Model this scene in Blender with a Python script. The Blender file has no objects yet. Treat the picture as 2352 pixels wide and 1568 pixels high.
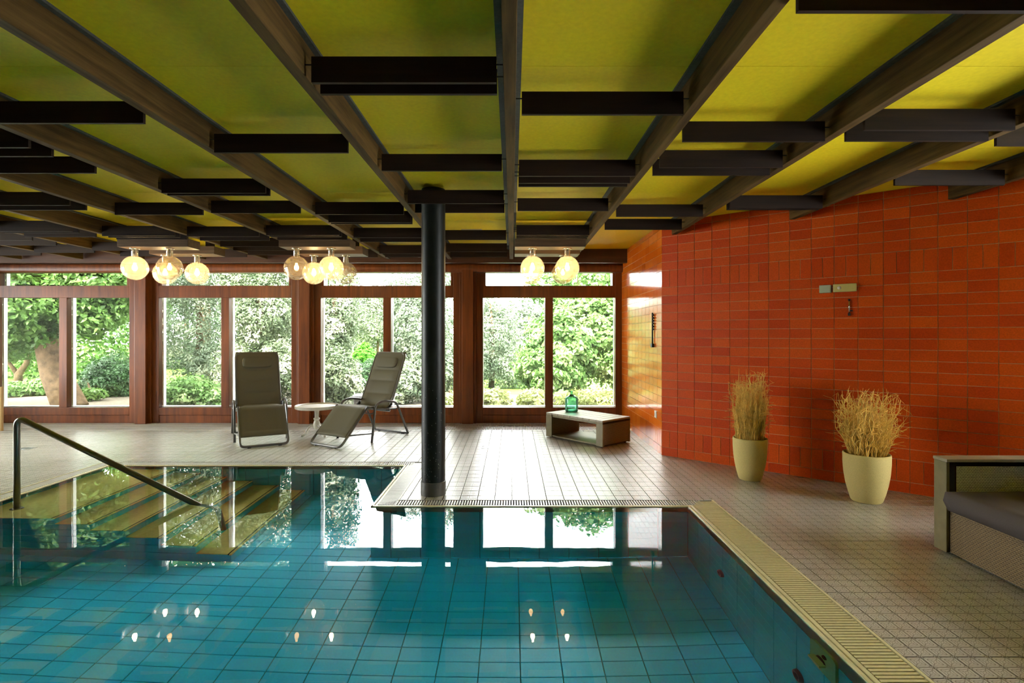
import bpy, math, random
import numpy as np
from mathutils import Vector, Matrix

random.seed(7)
RNG = np.random.default_rng(11)
C = bpy.context.scene.collection
SC = bpy.context.scene

# ------------------------------------------------------------------ camera
F, VX, VY, H = 1250.0, 1176.0, 768.0, 1.44       # focal length in pixels, vanishing point, eye height
cam = bpy.data.cameras.new('camera')
cam.sensor_width = 36.0
cam.sensor_fit = 'HORIZONTAL'
cam.lens = F / 2352 * 36
cam.shift_x = -(VX - 1176) / 2352
cam.shift_y = (VY - 784) / 2352
cam.clip_start = 0.05
cam.clip_end = 300
camo = bpy.data.objects.new('camera', cam)
camo.location = (0, 0, H)
camo.rotation_euler = (math.pi / 2, 0, 0)
C.objects.link(camo)
SC.camera = camo

# ------------------------------------------------------------------ world, sun, exposure
SKY = 21.0
w = bpy.data.worlds.new('sky')
SC.world = w
w.use_nodes = True
bg = w.node_tree.nodes['Background']
bg.inputs[0].default_value = (0.98, 1.0, 0.99, 1)
bg.inputs[1].default_value = SKY
sun = bpy.data.lights.new('sun', 'SUN')
sun.energy = 24.0
sun.angle = math.radians(3)
sun.color = (1.0, 0.95, 0.85)
suno = bpy.data.objects.new('sun', sun)
suno.rotation_euler = (math.radians(38), 0, math.radians(-28))
C.objects.link(suno)
SC.view_settings.view_transform = 'Standard'
SC.view_settings.look = 'None'
SC.view_settings.exposure = 0.5
SC.view_settings.gamma = 1.0
SC.view_settings.use_curve_mapping = False
cy = SC.cycles
cy.use_denoising = True
cy.use_adaptive_sampling = True
cy.adaptive_threshold = 0.05
cy.max_bounces = 8
cy.diffuse_bounces = 4
cy.glossy_bounces = 4
cy.transmission_bounces = 6
cy.transparent_max_bounces = 24
cy.caustics_refractive = True
cy.caustics_reflective = False
cy.sample_clamp_indirect = 12.0
cy.blur_glossy = 0.0


# ------------------------------------------------------------------ pixel helpers (the photograph is 2352 x 1568)
def fl(x, y, z=0.0):
    Y = F * (H - z) / (y - VY)
    return ((x - VX) * Y / F, Y)


def at(x, y, Y):
    return Vector(((x - VX) * Y / F, Y, H - (y - VY) * Y / F))


def inview(X, Y, Z, m=40):
    if Y < 0.3:
        return False
    px, py = VX + F * X / Y, VY + F * (H - Z) / Y
    return -m < px < 2352 + m and -m < py < 1568 + m


# ------------------------------------------------------------------ materials
def newmat(name):
    m = bpy.data.materials.new(name)
    m.use_nodes = True
    nt = m.node_tree
    return m, nt, nt.nodes['Principled BSDF'], nt.nodes, nt.links


def mathn(nt, op, a, b=None, c=None):
    n = nt.nodes.new('ShaderNodeMath')
    n.operation = op
    for i, v in enumerate((a, b, c)):
        if v is None:
            continue
        if isinstance(v, (int, float)):
            n.inputs[i].default_value = v
        else:
            nt.links.new(v, n.inputs[i])
    return n.outputs[0]


def bump(nt, hsock, strength, dist=0.002):
    b = nt.nodes.new('ShaderNodeBump')
    b.inputs['Strength'].default_value = strength
    b.inputs['Distance'].default_value = dist
    nt.links.new(hsock, b.inputs['Height'])
    return b.outputs[0]


def noise(nt, scale, detail=3, vec=None, rough=0.55):
    n = nt.nodes.new('ShaderNodeTexNoise')
    n.inputs['Scale'].default_value = scale
    n.inputs['Detail'].default_value = detail
    n.inputs['Roughness'].default_value = rough
    if vec is not None:
        nt.links.new(vec, n.inputs['Vector'])
    return n.outputs['Fac']


def ramp(nt, fac, stops):
    r = nt.nodes.new('ShaderNodeValToRGB')
    while len(r.color_ramp.elements) < len(stops):
        r.color_ramp.elements.new(0.5)
    for e, (p, c) in zip(r.color_ramp.elements, stops):
        e.position = p
        e.color = (*c, 1)
    nt.links.new(fac, r.inputs[0])
    return r.outputs[0]


def worldpos(nt):
    return nt.nodes.new('ShaderNodeNewGeometry').outputs['Position']


def mapped(nt, vec, scale):
    mp = nt.nodes.new('ShaderNodeMapping')
    mp.inputs['Scale'].default_value = scale
    nt.links.new(vec, mp.inputs['Vector'])
    return mp.outputs[0]


def plain(name, col, rough=0.5, metal=0.0, spec=0.5, var=0.0, nscale=20, bstr=0.0, bdist=0.002, coat=0.0):
    m, nt, p, N, L = newmat(name)
    p.inputs['Roughness'].default_value = rough
    p.inputs['Metallic'].default_value = metal
    p.inputs['Specular IOR Level'].default_value = spec
    p.inputs['Coat Weight'].default_value = coat
    if var or bstr:
        n = noise(nt, nscale, 4, worldpos(nt))
        if var:
            lo = tuple(c * (1 - var) for c in col)
            hi = tuple(min(1, c * (1 + var)) for c in col)
            L.new(ramp(nt, n, [(0.3, lo), (0.7, hi)]), p.inputs['Base Color'])
        if bstr:
            L.new(bump(nt, n, bstr, bdist), p.inputs['Normal'])
    if not var:
        p.inputs['Base Color'].default_value = (*col, 1)
    return m


def wood(name, dark, light, scale=(6, 6, 60), rough=0.5, spec=0.4, bstr=0.3, axis=None):
    """long-grained wood; scale is small along the grain."""
    m, nt, p, N, L = newmat(name)
    pos = worldpos(nt)
    v = mapped(nt, pos, scale)
    n1 = noise(nt, 1.0, 6, v, 0.65)
    n2 = noise(nt, 1.3, 2, pos)
    mx = N.new('ShaderNodeMath')
    mx.operation = 'MULTIPLY_ADD'
    L.new(n1, mx.inputs[0])
    mx.inputs[1].default_value = 0.7
    ad = N.new('ShaderNodeMath')
    ad.operation = 'MULTIPLY'
    L.new(n2, ad.inputs[0])
    ad.inputs[1].default_value = 0.3
    L.new(ad.outputs[0], mx.inputs[2])
    L.new(ramp(nt, mx.outputs[0], [(0.32, dark), (0.68, light)]), p.inputs['Base Color'])
    p.inputs['Roughness'].default_value = rough
    p.inputs['Specular IOR Level'].default_value = spec
    L.new(bump(nt, n1, bstr, 0.002), p.inputs['Normal'])
    return m


def tilemat(name, cols, rough=0.2, spec=0.5, speck=0.12, bstr=0.08, coat=0.0):
    """glazed tile: one hue for each tile, plus fine mottling."""
    m, nt, p, N, L = newmat(name)
    pos = worldpos(nt)
    at_ = N.new('ShaderNodeAttribute')
    at_.attribute_name = 'tint'
    rnd = mathn(nt, 'FRACT', mathn(nt, 'ADD', at_.outputs['Fac'], N.new('ShaderNodeObjectInfo').outputs['Random']))
    n = noise(nt, 90, 4, pos)
    n2 = noise(nt, 1.1, 2, pos)
    base = ramp(nt, rnd, [(i / (len(cols) - 1), c) for i, c in enumerate(cols)])
    hsv = N.new('ShaderNodeHueSaturation')
    L.new(base, hsv.inputs['Color'])
    mm = N.new('ShaderNodeMapRange')
    L.new(n, mm.inputs[0])
    mm.inputs[1].default_value, mm.inputs[2].default_value = 0.3, 0.7
    mm.inputs[3].default_value, mm.inputs[4].default_value = 1 - speck, 1 + speck
    L.new(mm.outputs[0], hsv.inputs['Value'])
    L.new(hsv.outputs[0], p.inputs['Base Color'])
    p.inputs['Roughness'].default_value = rough
    p.inputs['Specular IOR Level'].default_value = spec
    p.inputs['Coat Weight'].default_value = coat
    L.new(bump(nt, n, bstr, 0.001), p.inputs['Normal'])
    return m


M = {}
M['ceiling'] = plain('ceiling_yellow', (0.72, 0.57, 0.012), 0.6, spec=0.2, var=0.06, nscale=40, bstr=0.15)
M['beam'] = wood('beam_wood', (0.028, 0.015, 0.005), (0.125, 0.074, 0.022), (30, 1.6, 30), 0.7, 0.12, 0.35)
M['slat'] = wood('slat_wood', (0.009, 0.005, 0.0035), (0.024, 0.012, 0.007), (1.6, 30, 30), 0.65, 0.15, 0.2)
M['lampboard'] = wood('lamp_board_wood', (0.05, 0.028, 0.014), (0.15, 0.09, 0.045), (1.6, 30, 30), 0.45, 0.4, 0.2)
M['strip'] = plain('strip_grey', (0.075, 0.08, 0.07), 0.6, spec=0.2, var=0.2, nscale=60)
M['frame'] = wood('mahogany_frame', (0.070, 0.0150, 0.0022), (0.24, 0.061, 0.007), (18, 18, 1.2), 0.38, 0.45, 0.15)
M['fascia'] = wood('fascia_wood', (0.030, 0.011, 0.005), (0.085, 0.030, 0.012), (1.2, 18, 18), 0.45, 0.4, 0.15)
M['alu'] = plain('pale_metal', (0.62, 0.64, 0.62), 0.35, metal=0.6)
M['red'] = tilemat('red_tile', [(0.47, 0.044, 0.003), (0.52, 0.056, 0.004), (0.55, 0.066, 0.004), (0.59, 0.080, 0.005)],
                   0.42, 0.18, 0.16)
M['orange'] = tilemat('red_tile_sheen', [(0.56, 0.11, 0.006), (0.62, 0.13, 0.008), (0.68, 0.16, 0.010)], 0.12, 0.4, 0.10, 0.03)  # same tile as the red wall, window reflection put in as orange
M['grout'] = plain('grout', (0.55, 0.33, 0.17), 0.9, spec=0.1, var=0.15, nscale=50)
M['dgrout'] = plain('floor_grout', (0.17, 0.155, 0.13), 0.9, spec=0.1, var=0.15, nscale=50)
M['pooltile'] = tilemat('pool_tile', [(0.008, 0.58, 0.64), (0.010, 0.61, 0.68), (0.012, 0.64, 0.72)], 0.25, 0.4, 0.05)
M['poolfloor'] = tilemat('pool_floor_tile', [(0.010, 0.60, 0.94), (0.012, 0.63, 0.95), (0.014, 0.66, 0.96)], 0.25, 0.4, 0.05)
M['poolgrout'] = plain('pool_grout', (0.02, 0.20, 0.22), 0.9, spec=0.1)
M['tread'] = plain('step_tread', (0.50, 0.45, 0.10), 0.5, var=0.1, nscale=30)
M['coping'] = plain('cream_coping', (0.58, 0.53, 0.30), 0.3, spec=0.5, var=0.08, nscale=25)
M['grate'] = plain('cream_grate', (0.55, 0.50, 0.27), 0.35, spec=0.5, var=0.08, nscale=40)
M['wgrate'] = plain('grey_grate', (0.50, 0.49, 0.44), 0.35, spec=0.5, var=0.08, nscale=40)
M['black'] = plain('black', (0.012, 0.012, 0.012), 0.6)
M['void'] = plain('channel_dark', (0.01, 0.01, 0.009), 0.9, spec=0.05)
M['column'] = plain('column_paint', (0.007, 0.009, 0.007), 0.42, spec=0.25, var=0.4, nscale=9, bstr=0.05)
M['collar'] = plain('column_collar', (0.05, 0.046, 0.035), 0.4, spec=0.5, var=0.2, nscale=14)
M['steel'] = plain('handrail_steel', (0.16, 0.155, 0.13), 0.28, metal=0.85)
M['chrome'] = plain('chrome', (0.6, 0.58, 0.5), 0.18, metal=1.0)
M['fabric'] = plain('sling_fabric', (0.112, 0.102, 0.064), 0.65, spec=0.2, var=0.08, nscale=220, bstr=0.25, bdist=0.0006)
M['tube'] = plain('grey_tube', (0.115, 0.115, 0.105), 0.35, metal=0.35)
M['whitewood'] = plain('white_paint', (0.60, 0.57, 0.48), 0.45, var=0.1, nscale=15)
M['rattan'] = plain('rattan_strand', (0.19, 0.125, 0.055), 0.5, spec=0.4, var=0.35, nscale=160)
M['rattan_g_lit'] = plain('lit_grey_rattan_strand', (0.70, 0.66, 0.54), 0.4, spec=0.5, var=0.3, nscale=160)  # arm weave coloured paler than the base weave for light from the right
M['board'] = wood('taupe_board', (0.13, 0.105, 0.040), (0.19, 0.155, 0.065), (10, 10, 10), 0.45, 0.4, 0.1)
M['topboard'] = wood('grey_top_board', (0.22, 0.185, 0.11), (0.31, 0.265, 0.17), (12, 12, 12), 0.4, 0.5, 0.1)
M['cushion'] = plain('grey_cushion', (0.088, 0.072, 0.066), 0.9, spec=0.15, var=0.1, nscale=300, bstr=0.2, bdist=0.001)
M['bcushion'] = plain('black_cushion', (0.008, 0.008, 0.008), 0.9, spec=0.1)
M['pot'] = plain('pot_stone', (0.56, 0.45, 0.17), 0.75, spec=0.25, var=0.10, nscale=140, bstr=0.5, bdist=0.002)
M['twig'] = plain('dried_twig', (0.80, 0.52, 0.12), 0.7, spec=0.2, var=0.3, nscale=18)
M['soil'] = plain('soil', (0.05, 0.03, 0.015), 0.95, spec=0.05, var=0.3, nscale=60)
M['plastic'] = plain('beige_plastic', (0.55, 0.46, 0.16), 0.4, var=0.03)
M['plastic_g'] = plain('grey_plastic', (0.42, 0.46, 0.36), 0.4, var=0.03)
M['socket'] = plain('socket_white', (0.62, 0.60, 0.52), 0.4, var=0.02)
M['bark'] = plain('bark', (0.10, 0.068, 0.038), 0.9, spec=0.1, var=0.45, nscale=9, bstr=0.8, bdist=0.02)
M['gravel'] = plain('gravel', (0.11, 0.095, 0.07), 0.95, spec=0.05, var=0.35, nscale=14)
M['grass'] = plain('lawn', (0.09, 0.16, 0.025), 0.95, spec=0.05, var=0.4, nscale=3)
M['stone'] = plain('trough_stone', (0.12, 0.12, 0.12), 0.9, var=0.2, nscale=12)
M['wall'] = plain('plain_wall', (0.55, 0.50, 0.36), 0.85, spec=0.2, var=0.04)
M['pinewood'] = wood('pine', (0.40, 0.24, 0.09), (0.62, 0.42, 0.18), (14, 14, 2), 0.5, 0.3, 0.1)
M['nozzle'] = plain('inlet_plastic', (0.02, 0.06, 0.06), 0.35)
M['skimmer'] = plain('jet_plate', (0.30, 0.50, 0.16), 0.4, var=0.05)
M['drain'] = plain('drain_metal', (0.30, 0.32, 0.31), 0.35, metal=0.7)


def floor_tile_mat():
    m, nt, p, N, L = newmat('floor_tile')
    pos = worldpos(nt)
    sx = N.new('ShaderNodeSeparateXYZ')
    L.new(pos, sx.inputs[0])
    pit = 0.076
    k = 2 * math.pi / pit

    def sn(sock, f, ph):
        return mathn(nt, 'SINE', mathn(nt, 'MULTIPLY_ADD', sock, f, ph))
    # rosettes: distance from the nearest cell corner; petals from the angle
    def cellc(sock, off):
        q = mathn(nt, 'FRACT', mathn(nt, 'MULTIPLY_ADD', sock, 1 / pit, off))
        return mathn(nt, 'SUBTRACT', q, 0.5)
    u, v = cellc(sx.outputs[0], 0.0), cellc(sx.outputs[1], 0.0)
    r = mathn(nt, 'SQRT', mathn(nt, 'ADD', mathn(nt, 'MULTIPLY', u, u), mathn(nt, 'MULTIPLY', v, v)))
    ang = mathn(nt, 'ARCTAN2', v, u)
    pet = mathn(nt, 'COSINE', mathn(nt, 'MULTIPLY', ang, 4.0))
    ring = mathn(nt, 'SINE', mathn(nt, 'MULTIPLY_ADD', r, 34.0, mathn(nt, 'MULTIPLY', pet, 1.6)))
    au, av = mathn(nt, 'ABSOLUTE', u), mathn(nt, 'ABSOLUTE', v)
    edge = mathn(nt, 'GREATER_THAN', mathn(nt, 'MAXIMUM', au, av), 0.47)
    diag = mathn(nt, 'LESS_THAN', mathn(nt, 'ABSOLUTE', mathn(nt, 'SUBTRACT', au, av)), 0.03)
    groove = mathn(nt, 'MAXIMUM', edge, mathn(nt, 'MULTIPLY', diag, mathn(nt, 'GREATER_THAN', r, 0.16)))
    h = mathn(nt, 'SUBTRACT', mathn(nt, 'MULTIPLY', ring, 0.32), groove)
    n = noise(nt, 4, 3, pos)
    base = ramp(nt, n, [(0.3, (0.43, 0.415, 0.365)), (0.7, (0.50, 0.485, 0.43))])
    mx = N.new('ShaderNodeMix')
    mx.data_type = 'RGBA'
    L.new(mathn(nt, 'MULTIPLY', mathn(nt, 'LESS_THAN', h, -0.20), 0.65), mx.inputs[0])
    L.new(base, mx.inputs[6])
    mx.inputs[7].default_value = (0.13, 0.115, 0.085, 1)
    L.new(mx.outputs[2], p.inputs['Base Color'])
    p.inputs['Roughness'].default_value = 0.27
    p.inputs['Specular IOR Level'].default_value = 1.0
    L.new(bump(nt, h, 0.5, 0.0012), p.inputs['Normal'])
    return m


M['floortile'] = floor_tile_mat()


def thin_glass(name, tint, haze=0.0, hazecol=(1, 1, 1), refl=1.0, rough=0.0):
    m, nt, p, N, L = newmat(name)
    N.remove(p)
    out = N['Material Output']
    tr = N.new('ShaderNodeBsdfTransparent')
    tr.inputs[0].default_value = (*tint, 1)
    gl = N.new('ShaderNodeBsdfGlossy')
    gl.inputs['Roughness'].default_value = rough
    fr = N.new('ShaderNodeFresnel')
    fr.inputs['IOR'].default_value = 1.45
    k = mathn(nt, 'MULTIPLY', fr.outputs[0], refl)
    mix = N.new('ShaderNodeMixShader')
    L.new(k, mix.inputs[0])
    L.new(tr.outputs[0], mix.inputs[1])
    L.new(gl.outputs[0], mix.inputs[2])
    last = mix.outputs[0]
    if haze:
        tl = N.new('ShaderNodeBsdfTranslucent')
        tl.inputs[0].default_value = (*hazecol, 1)
        df = N.new('ShaderNodeBsdfDiffuse')
        df.inputs[0].default_value = (*hazecol, 1)
        a = N.new('ShaderNodeMixShader')
        a.inputs[0].default_value = 0.5
        L.new(tl.outputs[0], a.inputs[1])
        L.new(df.outputs[0], a.inputs[2])
        b = N.new('ShaderNodeMixShader')
        if name == 'globe_glass':
            v = N.new('ShaderNodeTexVoronoi')
            v.inputs['Scale'].default_value = 90
            L.new(N.new('ShaderNodeTexCoord').outputs['Object'], v.inputs['Vector'])
            bub = mathn(nt, 'MULTIPLY', mathn(nt, 'LESS_THAN', v.outputs['Distance'], 0.2), 0.07)
            L.new(mathn(nt, 'ADD', bub, haze), b.inputs[0])
        else:
            b.inputs[0].default_value = haze
        L.new(last, b.inputs[1])
        L.new(a.outputs[0], b.inputs[2])
        last = b.outputs[0]
    L.new(last, out.inputs['Surface'])
    return m


M['pane'] = thin_glass('window_glass', (0.985, 0.99, 0.985), 0.008, (0.95, 1.0, 0.97))
M['globe'] = thin_glass('globe_glass', (0.95, 0.90, 0.80), 0.20, (1.0, 0.88, 0.66), refl=0.5)
M['bottle'] = thin_glass('bottle_glass', (0.50, 0.90, 0.74), 0.10, (0.35, 0.9, 0.7))


def water_mat():
    m, nt, p, N, L = newmat('pool_water')
    N.remove(p)
    out = N['Material Output']
    rf = N.new('ShaderNodeBsdfRefraction')
    rf.inputs['Color'].default_value = (0.97, 1.0, 1.0, 1)
    rf.inputs['IOR'].default_value = 1.333
    rf.inputs['Roughness'].default_value = 0.0
    gl = N.new('ShaderNodeBsdfGlossy')
    gl.inputs['Roughness'].default_value = 0.0
    fr = N.new('ShaderNodeFresnel')
    fr.inputs['IOR'].default_value = 1.333
    pos = worldpos(nt)
    a = noise(nt, 1.0, 2, mapped(nt, pos, (2.2, 3.2, 1)))
    b_ = bump(nt, a, 0.022, 0.02)
    for nd in (rf, gl, fr):
        L.new(b_, nd.inputs['Normal'])
    mix = N.new('ShaderNodeMixShader')
    L.new(fr.outputs[0], mix.inputs[0])
    L.new(rf.outputs[0], mix.inputs[1])
    L.new(gl.outputs[0], mix.inputs[2])
    L.new(mix.outputs[0], out.inputs['Surface'])
    return m


M['water'] = water_mat()


def emis(name, col, s):
    m, nt, p, N, L = newmat(name)
    p.inputs['Base Color'].default_value = (*col, 1)
    p.inputs['Emission Color'].default_value = (*col, 1)
    p.inputs['Emission Strength'].default_value = s
    return m


M['bulb'] = emis('bulb_lit', (1.0, 0.74, 0.38), 105.0)
M['bulb_dim'] = emis('bulb_dim', (1.0, 0.62, 0.22), 12.0)
M['bulb_off'] = plain('bulb_off', (0.5, 0.48, 0.4), 0.3)


def leafmat(name, stops, trans=0.35, rough=0.5):
    m, nt, p, N, L = newmat(name)
    at_ = N.new('ShaderNodeAttribute')
    at_.attribute_name = 'tint'
    col = ramp(nt, at_.outputs['Fac'], stops)
    L.new(col, p.inputs['Base Color'])
    p.inputs['Roughness'].default_value = rough
    p.inputs['Specular IOR Level'].default_value = 0.3
    tl = N.new('ShaderNodeBsdfTranslucent')
    L.new(col, tl.inputs[0])
    mix = N.new('ShaderNodeMixShader')
    mix.inputs[0].default_value = trans
    L.new(p.outputs[0], mix.inputs[1])
    L.new(tl.outputs[0], mix.inputs[2])
    L.new(mix.outputs[0], N['Material Output'].inputs['Surface'])
    return m


# ------------------------------------------------------------------ mesh helpers
class MB:
    def __init__(s):
        s.v, s.f = [], []

    def add(s, vs, fs):
        n = len(s.v)
        s.v += [tuple(p) for p in vs]
        s.f += [tuple(i + n for i in q) for q in fs]
        return s

    def box(s, x0, x1, y0, y1, z0, z1):
        return s.add([(x0, y0, z0), (x1, y0, z0), (x1, y1, z0), (x0, y1, z0), (x0, y0, z1), (x1, y0, z1), (x1, y1, z1), (x0, y1, z1)],
                     [(0, 3, 2, 1), (4, 5, 6, 7), (0, 1, 5, 4), (1, 2, 6, 5), (2, 3, 7, 6), (3, 0, 4, 7)])

    def tube(s, path, r, n=8, cap=True):
        path = [Vector(p) for p in path]
        rs = r if isinstance(r, (list, tuple)) else [r] * len(path)
        t0 = (path[1] - path[0]).normalized()
        up = Vector((0, 0, 1)) if abs(t0.z) < 0.9 else Vector((1, 0, 0))
        nrm = t0.cross(up).normalized()
        vs, fs = [], []
        for i, p in enumerate(path):
            if i == 0:
                t = path[1] - path[0]
            elif i == len(path) - 1:
                t = path[-1] - path[-2]
            else:
                t = (path[i + 1] - path[i]).normalized() + (path[i] - path[i - 1]).normalized()
            t.normalize()
            nrm = (nrm - t * nrm.dot(t)).normalized()
            bn = t.cross(nrm)
            for k in range(n):
                a = 2 * math.pi * k / n
                vs.append(p + (nrm * math.cos(a) + bn * math.sin(a)) * rs[i])
        for i in range(len(path) - 1):
            for k in range(n):
                k2 = (k + 1) % n
                fs.append((i * n + k, i * n + k2, (i + 1) * n + k2, (i + 1) * n + k))
        if cap:
            fs.append(tuple(range(n - 1, -1, -1)))
            m = (len(path) - 1) * n
            fs.append(tuple(m + k for k in range(n)))
        return s.add(vs, fs)

    def lathe(s, prof, n=24, c=(0, 0, 0)):
        vs, fs = [], []
        for r, z in prof:
            for k in range(n):
                a = 2 * math.pi * k / n
                vs.append((c[0] + r * math.cos(a), c[1] + r * math.sin(a), c[2] + z))
        for i in range(len(prof) - 1):
            for k in range(n):
                k2 = (k + 1) % n
                fs.append((i * n + k, i * n + k2, (i + 1) * n + k2, (i + 1) * n + k))
        return s.add(vs, fs)

    def xf(s, mat):
        s.v = [tuple(mat @ Vector(p)) for p in s.v]
        return s

    def mesh(s, name, mat, smooth=False, tint=0):
        me = bpy.data.meshes.new(name)
        me.from_pydata(s.v, [], s.f)
        me.materials.append(M[mat] if isinstance(mat, str) else mat)
        if smooth:
            me.polygons.foreach_set('use_smooth', [True] * len(me.polygons))
        if tint:
            n = len(s.v) // tint
            a_ = me.attributes.new('tint', 'FLOAT', 'POINT')
            a_.data.foreach_set('value', np.repeat(RNG.random(n), tint).astype(np.float32))
        me.update()
        return me

    def build(s, name, mat, parent=None, smooth=False, bevel=0.0, loc=None, tint=0):
        o = bpy.data.objects.new(name, s.mesh(name, mat, smooth, tint))
        C.objects.link(o)
        o.parent = parent
        if loc is not None:
            o.location = loc
        if bevel:
            b = o.modifiers.new('bevel', 'BEVEL')
            b.width = bevel
            b.segments = 2
            b.limit_method = 'ANGLE'
        return o


def box(x0, x1, y0, y1, z0, z1):
    return MB().box(x0, x1, y0, y1, z0, z1)


def smooth_angle(o, deg=40):
    me = o.data
    me.polygons.foreach_set('use_smooth', [True] * len(me.polygons))
    try:
        me.set_sharp_from_angle(angle=math.radians(deg))
    except Exception:
        pass
    return o


def tag(o, label=None, cat=None, group=None, kind=None):
    if label:
        o['label'] = label
    if cat:
        o['category'] = cat
    if group:
        o['group'] = group
    if kind:
        o['kind'] = kind
    return o


def thing(name, label, cat, loc=(0, 0, 0), rz=0.0, group=None):
    o = bpy.data.objects.new(name, None)
    o.empty_display_size = 0.1
    C.objects.link(o)
    o.location = loc
    o.rotation_euler = (0, 0, rz)
    return tag(o, label, cat, group)


def struct(name, label=None, loc=(0, 0, 0), rz=0.0):
    o = bpy.data.objects.new(name, None)
    o.empty_display_size = 0.1
    C.objects.link(o)
    o.location = loc
    o.rotation_euler = (0, 0, rz)
    return tag(o, label, kind='structure')


def inst(name, me, parent, loc, rot=(0, 0, 0)):
    o = bpy.data.objects.new(name, me)
    C.objects.link(o)
    o.parent = parent
    o.location = loc
    o.rotation_euler = rot
    return o


def arc(cx, cy, r, a0, a1, n=6):
    return [(cx + r * math.cos(a0 + (a1 - a0) * i / n), cy + r * math.sin(a0 + (a1 - a0) * i / n)) for i in range(n + 1)]


def round_path(pts, r, n=5):
    """polyline with its inner corners rounded by radius r."""
    pts = [Vector(p) for p in pts]
    out = [pts[0]]
    for i in range(1, len(pts) - 1):
        a, b, c = pts[i - 1], pts[i], pts[i + 1]
        d1, d2 = (a - b), (c - b)
        k = min(r, d1.length * 0.45, d2.length * 0.45)
        p, q = b + d1.normalized() * k, b + d2.normalized() * k
        for j in range(n + 1):
            t = j / n
            out.append(p * (1 - t) ** 2 + b * 2 * t * (1 - t) + q * t * t)
    out.append(pts[-1])
    return out


# ------------------------------------------------------------------ key dimensions (metres; camera at the origin looking along +Y)
CEIL, BEAMZ = 2.77, 2.604
WIN = 8.91                       # inner face of the window wall
OX = 1.788                       # the short tiled wall beside the window, parallel to Y
CORN = (1.788, 6.498)            # outer corner where the long tiled wall begins
WANG = math.atan2(-0.6553, 0.7555)
WLEN = 4.55
PX0, PX1, PXM = -4.45, 1.48, -1.19   # pool: left, right, peninsula edge
PY0, PYM, PY1 = 1.2, 4.58, 6.0       # pool: near, peninsula, far edge
LX, RX, BY = -9.2, 5.22, -1.6        # room: left, right, back
DEPTH = 1.10
WZ = -0.012                          # water level


def wall_behind(X, Y, m=0.0):
    """True where (X, Y) lies behind the long tiled wall."""
    dx, dy = X - CORN[0], Y - CORN[1]
    if X < OX:
        return False
    return dx * 0.6553 + dy * 0.7555 > m or (Y > CORN[1] and X > OX + m)


def on_wall(px, py):
    """long tiled wall: distance along it and height for a pixel."""
    r = (px - VX) / F
    s = (r * CORN[1] - CORN[0]) / (0.7555 + r * 0.6553)
    Y = CORN[1] - 0.6553 * s
    return s, H - (py - VY) * Y / F


# ------------------------------------------------------------------ floor
floor = struct('floor', 'pale embossed ceramic floor tiles around the pool')
GX = 0.152
ox0, ox1 = PX0 - 0.17, PX1 + 0.27
REG = [(LX, RX, 6.16, 8.2), (LX, ox0, BY, 6.16), (ox1, RX, BY, 6.16), (PXM + 0.21, ox1, 4.74, 6.16), (ox0, ox1, BY, PY0 - 0.16)]
slab = MB()
for (a, b, c, d) in REG:
    slab.box(a, b, c, d, -0.25, -0.006)
slab.build('screed', 'dgrout', floor)
box(LX, OX + 0.02, 8.2, 9.05, -0.25, -0.03).build('screed', 'void', floor)
cells = []
for (a, b, c, d) in REG:
    for i in range(math.floor(a / GX), math.ceil(b / GX)):
        x0, x1 = max(a, i * GX), min(b, (i + 1) * GX)
        if x1 - x0 < 0.01:
            continue
        for j in range(math.floor(c / GX), math.ceil(d / GX)):
            y0, y1 = max(c, j * GX), min(d, (j + 1) * GX)
            if y1 - y0 < 0.01 or wall_behind((x0 + x1) / 2, (y0 + y1) / 2, 0.05):
                continue
            cells.append((x0, x1, y0, y1))
J = 0.0016


def tilebox(mb, x0, x1, y0, y1, z0, z1, e=0.002):
    mb.add([(x0, y0, z0), (x1, y0, z0), (x1, y1, z0), (x0, y1, z0), (x0 + e, y0 + e, z1), (x1 - e, y0 + e, z1), (x1 - e, y1 - e, z1),
            (x0 + e, y1 - e, z1)], [(4, 5, 6, 7), (0, 1, 5, 4), (1, 2, 6, 5), (2, 3, 7, 6), (3, 0, 4, 7)])
    return mb


def sofa_hides(x, y):
    return x > 2.86 and y < 3.68


vis = [c for c in cells if c[1] - c[0] > 0.14 and c[3] - c[2] > 0.14 and inview(c[0] + .07, c[2] + .07, 0, -20) and not sofa_hides(c[0] + .08, c[2] + .08)]
vis.sort(key=lambda c: c[2] ** 2 + c[0] ** 2)
near = set(vis[:300])
tme = tilebox(MB(), -GX / 2 + J, GX / 2 - J, -GX / 2 + J, GX / 2 - J, -0.006, 0.0).mesh('floor_tile', 'floortile')
rest = MB()
for c in cells:
    if c in near:
        inst('floor_tile', tme, floor, ((c[0] + c[1]) / 2, (c[2] + c[3]) / 2, 0))
    else:
        tilebox(rest, c[0] + J, c[1] - J, c[2] + J, c[3] - J, -0.006, 0.0)
tag(rest.build('floor_tiles_beyond', 'floortile', floor), kind='stuff')

# warm-air grille along the window
gr = MB()
x = LX
while x < OX - 0.02:
    gr.box(x, x + 0.0125, 8.215, 8.9, -0.02, -0.001)
    x += 0.0236
for yy in (8.2, 8.43, 8.66, 8.885):
    gr.box(LX, OX - 0.01, yy, yy + 0.022, -0.022, 0.0)
hg = tag(gr.build('heating_grille', 'wgrate'), 'long slotted pale grille in the floor under the windows', 'floor grille')

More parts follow.
